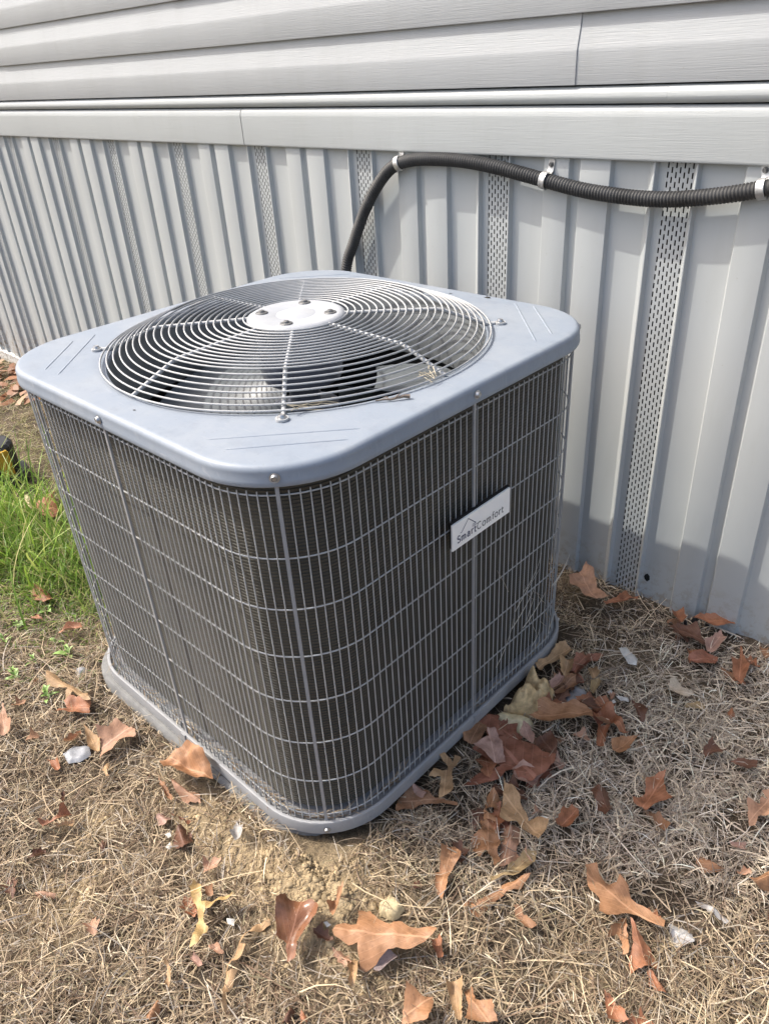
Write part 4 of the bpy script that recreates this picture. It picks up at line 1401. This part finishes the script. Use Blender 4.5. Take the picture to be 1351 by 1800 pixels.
# ------------------------------------------------------------------ grass
def blades(name, P, z0, th, turn, L, w, e0, e1, roll, colr, mat, nseg=3, tip=.15):
    n_ = len(P)
    c = np.stack([P[:, 0], P[:, 1], z0], 1)
    V = np.zeros((n_, nseg + 1, 2, 3))
    for k in range(nseg + 1):
        t = k / nseg
        h = th + turn * t
        e = e0 + (e1 - e0) * t
        side = np.stack([-np.sin(h) * np.cos(roll), np.cos(h) * np.cos(roll), np.sin(roll)], 1)
        ww = w * (1 - (1 - tip) * t ** 2.2) / 2
        V[:, k, 0] = c + side * ww[:, None]
        V[:, k, 1] = c - side * ww[:, None]
        step = np.stack([np.cos(h) * np.cos(e), np.sin(h) * np.cos(e), np.sin(e)], 1) * (L / nseg)[:, None]
        c = c + step
    Vf = V.reshape(-1, 3)
    b = (np.arange(n_) * (nseg + 1) * 2)[:, None]
    q = []
    for k in range(nseg):
        q.append(np.stack([b[:, 0] + 2 * k, b[:, 0] + 2 * k + 1, b[:, 0] + 2 * k + 3, b[:, 0] + 2 * k + 2], 1))
    Q = np.concatenate(q)
    me = np_mesh(name, Vf, Q, True)
    ca = me.color_attributes.new('Col', 'FLOAT_COLOR', 'POINT')
    cc = np.ones((n_, (nseg + 1) * 2, 4), np.float32)
    cc[:, :, :3] = colr[:, None, :]
    ca.data.foreach_set('color', cc.ravel())
    o = link(name, me, mat)
    tag(o, kind='stuff')
    return o


def scatter(n_, x0, x1, y0, y1, dens):
    P = np.stack([rng.uniform(x0, x1, n_), rng.uniform(y0, y1, n_)], 1)
    d = np.sqrt((P[:, 0] - CAM.x) ** 2 + (P[:, 1] - CAM.y) ** 2 + 1.2)
    k = np.minimum(1, (1.5 / d) ** 1.6) * dens(P)
    ok = (rng.random(n_) < k)
    ok &= ~((np.abs(P[:, 0]) < .402) & (np.abs(P[:, 1]) < .402))
    return P[ok]


STRAW = np.array([(.58, .46, .30), (.48, .375, .245), (.37, .28, .185), (.68, .575, .42), (.25, .175, .115), (.43, .38, .32), (.33, .28, .17), (.16, .105, .07)])


def shade_zone(P):  # mask over the ground inside the unit's cast shadow
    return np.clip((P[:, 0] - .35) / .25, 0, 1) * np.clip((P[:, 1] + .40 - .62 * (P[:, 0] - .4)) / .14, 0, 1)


def straw_colors(P):
    k = rng.choice(len(STRAW), len(P), p=[.15, .17, .17, .08, .17, .10, .05, .11])
    c = STRAW[k] * rng.uniform(.62, 1.2, (len(P), 1))
    g = green(P[:, 0], P[:, 1])
    gm_ = rng.random(len(P)) < g * .6
    c[gm_] = np.array((.13, .20, .045)) * rng.uniform(.7, 1.3, (gm_.sum(), 1))
    grey = shade_zone(P)
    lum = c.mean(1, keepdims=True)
    c = (c * (1 - .55 * grey[:, None]) + lum * np.array((1.08, 1.0, .88)) * .55 * grey[:, None]) * (1 + .72 * grey[:, None])  # straw colour paled and greyed in the shadow zone to offset the shade
    far = np.clip((-1.2 - P[:, 0]) / .4, 0, 1)
    ol = rng.random(len(P)) < far * .55
    c[ol] = np.array((.26, .25, .09)) * rng.uniform(.7, 1.25, (ol.sum(), 1))
    return np.clip(c, 0, 1)


M['dry'] = blade_mat('dry_grass_blade', .2)
M['grn'] = blade_mat('green_grass_blade', .4, .4)


COVER = [(np.array(l[5]), np.array(l[6], float).reshape(-1, 2) / 1000, .72) for l in LEAVES]
COVER += [(np.array(D[k][0]), np.array(D[k][1], float).reshape(-1, 2) / 1000, 1.0) for k in ('foam', 'foam2', 'cream', 'scrap', 'plastic', 'grock')]
COVER += [(np.array(q[0]), np.array(q[1], float).reshape(-1, 2) / 1000, 1.0) for q in D['bits']]


def uncovered(P):
    ok = np.ones(len(P), bool)
    for c, poly, pr in COVER:
        q = P - c
        m_ = np.where((np.abs(q) < np.abs(poly).max(0) + .001).all(1))[0]
        if len(m_):
            ins = inside(q[m_], poly * 1.04)
            ok[m_[ins & (rng.random(len(m_)) < pr)]] = False
    return ok


def dd(P):
    return np.clip(1 - .93 * bare(P[:, 0], P[:, 1]), .05, 1) * (.30 + .70 * vnoise(P[:, 0], P[:, 1], .06, 21)) * (.55 + .45 * vnoise(P[:, 0], P[:, 1], .19, 22)) * uncovered(P)


# flat litter of cut straw
P = scatter(560000, -3.6, 1.9, -1.25, .60, dd)
n_ = len(P)
z0 = Gd(P[:, 0], P[:, 1]) + rng.uniform(0, .012, n_)
blades('dry_straw', P, z0, rng.uniform(0, 2 * pi, n_), rng.normal(0, .7, n_), np.where(rng.random(n_) < .62, rng.uniform(.007, .026, n_), rng.gamma(4, .010, n_) + .015), rng.uniform(.0008, .0023, n_) * (1 + .3 * shade_zone(P)),
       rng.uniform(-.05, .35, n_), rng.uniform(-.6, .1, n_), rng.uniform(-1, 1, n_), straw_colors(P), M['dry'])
# dry tufts: blades fanning out of shared centres
T_ = scatter(26000, -3.6, 1.9, -1.25, .60, dd)
m = 13
P = np.repeat(T_, m, 0) + rng.normal(0, .006, (len(T_) * m, 2))
n_ = len(P)
keep = ~((np.abs(P[:, 0]) < .403) & (np.abs(P[:, 1]) < .403)) & (P[:, 1] < .59)
P = P[keep]
n_ = len(P)
z0 = Gd(P[:, 0], P[:, 1]) - .001
blades('dry_grass', P, z0, rng.uniform(0, 2 * pi, n_), rng.normal(0, .5, n_), rng.gamma(6, .0052, n_) + .009, rng.uniform(.0008, .0019, n_) * (1 + .3 * shade_zone(P)),
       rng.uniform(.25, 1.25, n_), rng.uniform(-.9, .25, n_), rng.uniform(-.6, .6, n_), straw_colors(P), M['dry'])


# green grass left of the unit
def gd(P):
    return np.clip(np.clip(green(P[:, 0], P[:, 1]) * 1.2 - .1, 0, 1) + .16 * np.exp(-(((P[:, 0] + .58) / .22) ** 2 + ((P[:, 1] + .45) / .12) ** 2)), 0, 1) * (.35 + .65 * vnoise(P[:, 0], P[:, 1], .09, 31))


P = np.stack([rng.uniform(-2.1, -.42, 85000), rng.uniform(-.85, .5, 85000)], 1)
P = P[rng.random(len(P)) < gd(P) * .95]
n_ = len(P)
hgt = np.clip(green(P[:, 0], P[:, 1]), .2, 1) * (.6 + .6 * vnoise(P[:, 0], P[:, 1], .12, 33))
GC = np.array([(.17, .29, .045), (.25, .38, .06), (.10, .17, .03), (.38, .44, .12), (.50, .44, .22)])
gc = GC[rng.choice(5, n_, p=[.30, .22, .18, .14, .16])] * rng.uniform(.75, 1.2, (n_, 1))
blades('green_grass', P, Gd(P[:, 0], P[:, 1]) - .002, rng.uniform(0, 2 * pi, n_), rng.normal(0, .6, n_), (rng.gamma(6, .013, n_) + .025) * hgt,
       rng.uniform(.0015, .0042, n_), rng.uniform(.6, 1.5, n_), rng.uniform(-.9, .9, n_), rng.uniform(-.5, .5, n_), gc, M['grn'], 4)
# taller blades in the clump by the left edge
P = np.array((-1.16, -.27)) + rng.normal(0, 1, (650, 2)) * np.array((.24, .13))
n_ = len(P)
gc = GC[rng.choice(5, n_, p=[.3, .35, .05, .25, .05])] * rng.uniform(.85, 1.25, (n_, 1))
blades('tall_green_grass', P, Gd(P[:, 0], P[:, 1]) - .002, rng.uniform(0, 2 * pi, n_), rng.normal(0, .4, n_), rng.uniform(.10, .27, n_),
       rng.uniform(.003, .0058, n_), rng.uniform(1.0, 1.5, n_), rng.uniform(-.2, 1.2, n_), rng.uniform(-.4, .4, n_), gc, M['grn'], 6, .1)

# straw trapped behind the lower guard
P = []
while len(P) < 420:
    s = random.random() * per
    x, y, an = path_pt(.380, .130, s)
    if (x + random.gauss(0, .1) > -.5) and random.random() < (.9 if y < -.3 else .35):
        P.append((x, y, an))
P = np.array(P)
n_ = len(P)
blades('trapped_straw', P[:, :2], .019 + rng.uniform(0, .012, n_), P[:, 2] + pi / 2 + rng.normal(0, .35, n_), rng.normal(0, .3, n_), rng.uniform(.015, .05, n_),
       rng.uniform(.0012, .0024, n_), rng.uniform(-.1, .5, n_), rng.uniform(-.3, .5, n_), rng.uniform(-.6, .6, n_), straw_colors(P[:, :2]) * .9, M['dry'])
# pale stems snagged on the guard of the right face
n_ = 16
P = np.stack([np.full(n_, .3905), rng.uniform(.06, .33, n_)], 1)
blades('snagged_straw', P, rng.uniform(.05, .26, n_), rng.choice([pi / 2, -pi / 2], n_), rng.normal(0, .12, n_), rng.uniform(.03, .11, n_), rng.uniform(.0009, .0018, n_),
       rng.uniform(.3, 1.3, n_), rng.uniform(.6, 1.5, n_), rng.uniform(.2, .6, n_), np.tile(np.array([(.6, .55, .46)]), (n_, 1)), M['dry'], 5, .4)
# long loose stems here and there
P = scatter(900, -1.2, 1.3, -1.1, .55, lambda P: np.full(len(P), .5))
n_ = len(P)
blades('loose_stems', P, Gd(P[:, 0], P[:, 1]) + rng.uniform(.006, .016, n_), rng.uniform(0, 2 * pi, n_), rng.normal(0, .5, n_), rng.uniform(.07, .17, n_),
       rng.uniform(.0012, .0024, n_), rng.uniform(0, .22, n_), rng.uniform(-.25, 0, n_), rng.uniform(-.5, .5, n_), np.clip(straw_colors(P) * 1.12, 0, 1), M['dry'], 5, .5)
# leaf litter far along the wall
P = np.stack([rng.uniform(-3.9, -2.35, 700), rng.uniform(-.1, .56, 700)], 1)
P = P[rng.random(700) < np.exp(-((P[:, 1] - .42) / .16) ** 2)]
n_ = len(P)
lc = np.array([(.26, .12, .06), (.34, .2, .13), (.18, .08, .04), (.38, .25, .15)])[rng.choice(4, n_)] * rng.uniform(.8, 1.2, (n_, 1))
blades('leaf_litter', P, Gd(P[:, 0], P[:, 1]) + rng.uniform(.002, .02, n_), rng.uniform(0, 2 * pi, n_), rng.normal(0, .6, n_), rng.uniform(.05, .11, n_),
       rng.uniform(.025, .05, n_), rng.uniform(-.1, .5, n_), rng.uniform(-.6, .2, n_), rng.uniform(-.5, .5, n_), lc, M['dry'], 4, .3)

# crumbs of bare soil
ico = MB().lathe([(0, 1), (.62, .75), (1, .1), (.7, -.6), (0, -.8)], 6)
iv = np.array(ico.v)
P = scatter(70000, -.4, 1.0, -.85, -.2, lambda P: np.clip(bare(P[:, 0], P[:, 1]) - .12, 0, 1) * .8 * uncovered(P))
n_ = len(P)
sz = rng.gamma(1.3, .0011, n_) + .0006
sz = np.minimum(sz, .009)
an = rng.uniform(0, 2 * pi, n_)
jv = iv[None] * rng.uniform(.55, 1.4, (n_, len(iv), 1)) * sz[:, None, None]
jv[..., 2] *= .75
jx = jv[..., 0] * np.cos(an)[:, None] - jv[..., 1] * np.sin(an)[:, None]
jy = jv[..., 0] * np.sin(an)[:, None] + jv[..., 1] * np.cos(an)[:, None]
jv = np.stack([jx + P[:, 0:1], jy + P[:, 1:2], jv[..., 2] * .8 + Gd(P[:, 0], P[:, 1])[:, None]], -1).reshape(-1, 3)
iq = np.array([f for f in ico.f])
jq = (iq[None] + (np.arange(n_) * len(iv))[:, None, None]).reshape(-1, 4)
M['clod'] = flat('soil_crumb', (.37, .285, .175), .95, spec=.1, var=.45, nscale=40)
tag(link('soil_crumbs', np_mesh('soil_crumbs', jv, jq, False), M['clod']), kind='stuff')

# ------------------------------------------------------------------ weeds
M['weed'] = flat('weed_leaf', (.21, .32, .085), .45, var=.35, nscale=60)
lm = MB()
rows = []
for i in range(7):
    t = i / 6
    w = .0075 * math.sin(pi * min(1, t * .93 + .06)) ** .8
    zz = .010 * math.sin(t * 2.2) - .006 * t * t
    rows.append([(t * .040, -w, zz + w * .35), (t * .040, 0, zz), (t * .040, w, zz + w * .35)])
lm.rings(rows, close=False)
weed_me = lm.mesh('leaf', 60)
wl = ['leafy weed nearest the air conditioner in the shade below the grass', 'pale green weed at the left below the tall grass', 'yellow green weed above the small grey stone', 'bushy bright weed touching the grey stone',
      'bright weed rosette left of the grey stone', 'weed sprout at the left edge below the tall grass', 'low green weed left of the tan lobed leaf', 'lowest weed sprig beside the tan lobed leaf']
for q, lab in zip(D['weeds'], wl):
    w = thing('weed', lab, 'weed', (q[0], q[1], float(G(q[0], q[1])) + .004), 'small broad-leaved weeds')
    big = random.uniform(.6, 1.1)
    for tier in range(random.choice((1, 2, 3))):
        k0 = random.uniform(0, 6)
        for k in range(random.choice((3, 4, 4))):
            o = link('leaf', weed_me, M['weed'], w)
            s = random.uniform(.45, 1.0) * (1.0 - .2 * tier) * big
            o.scale = (s, s, s)
            o.location = (0, 0, .011 * tier)
            o.scale.y *= random.uniform(.6, 1.25)
            o.rotation_euler = (random.uniform(-.3, .3), -random.uniform(.05, .45) - .25 * tier, k0 + k * 1.7 + random.uniform(-.5, .5))
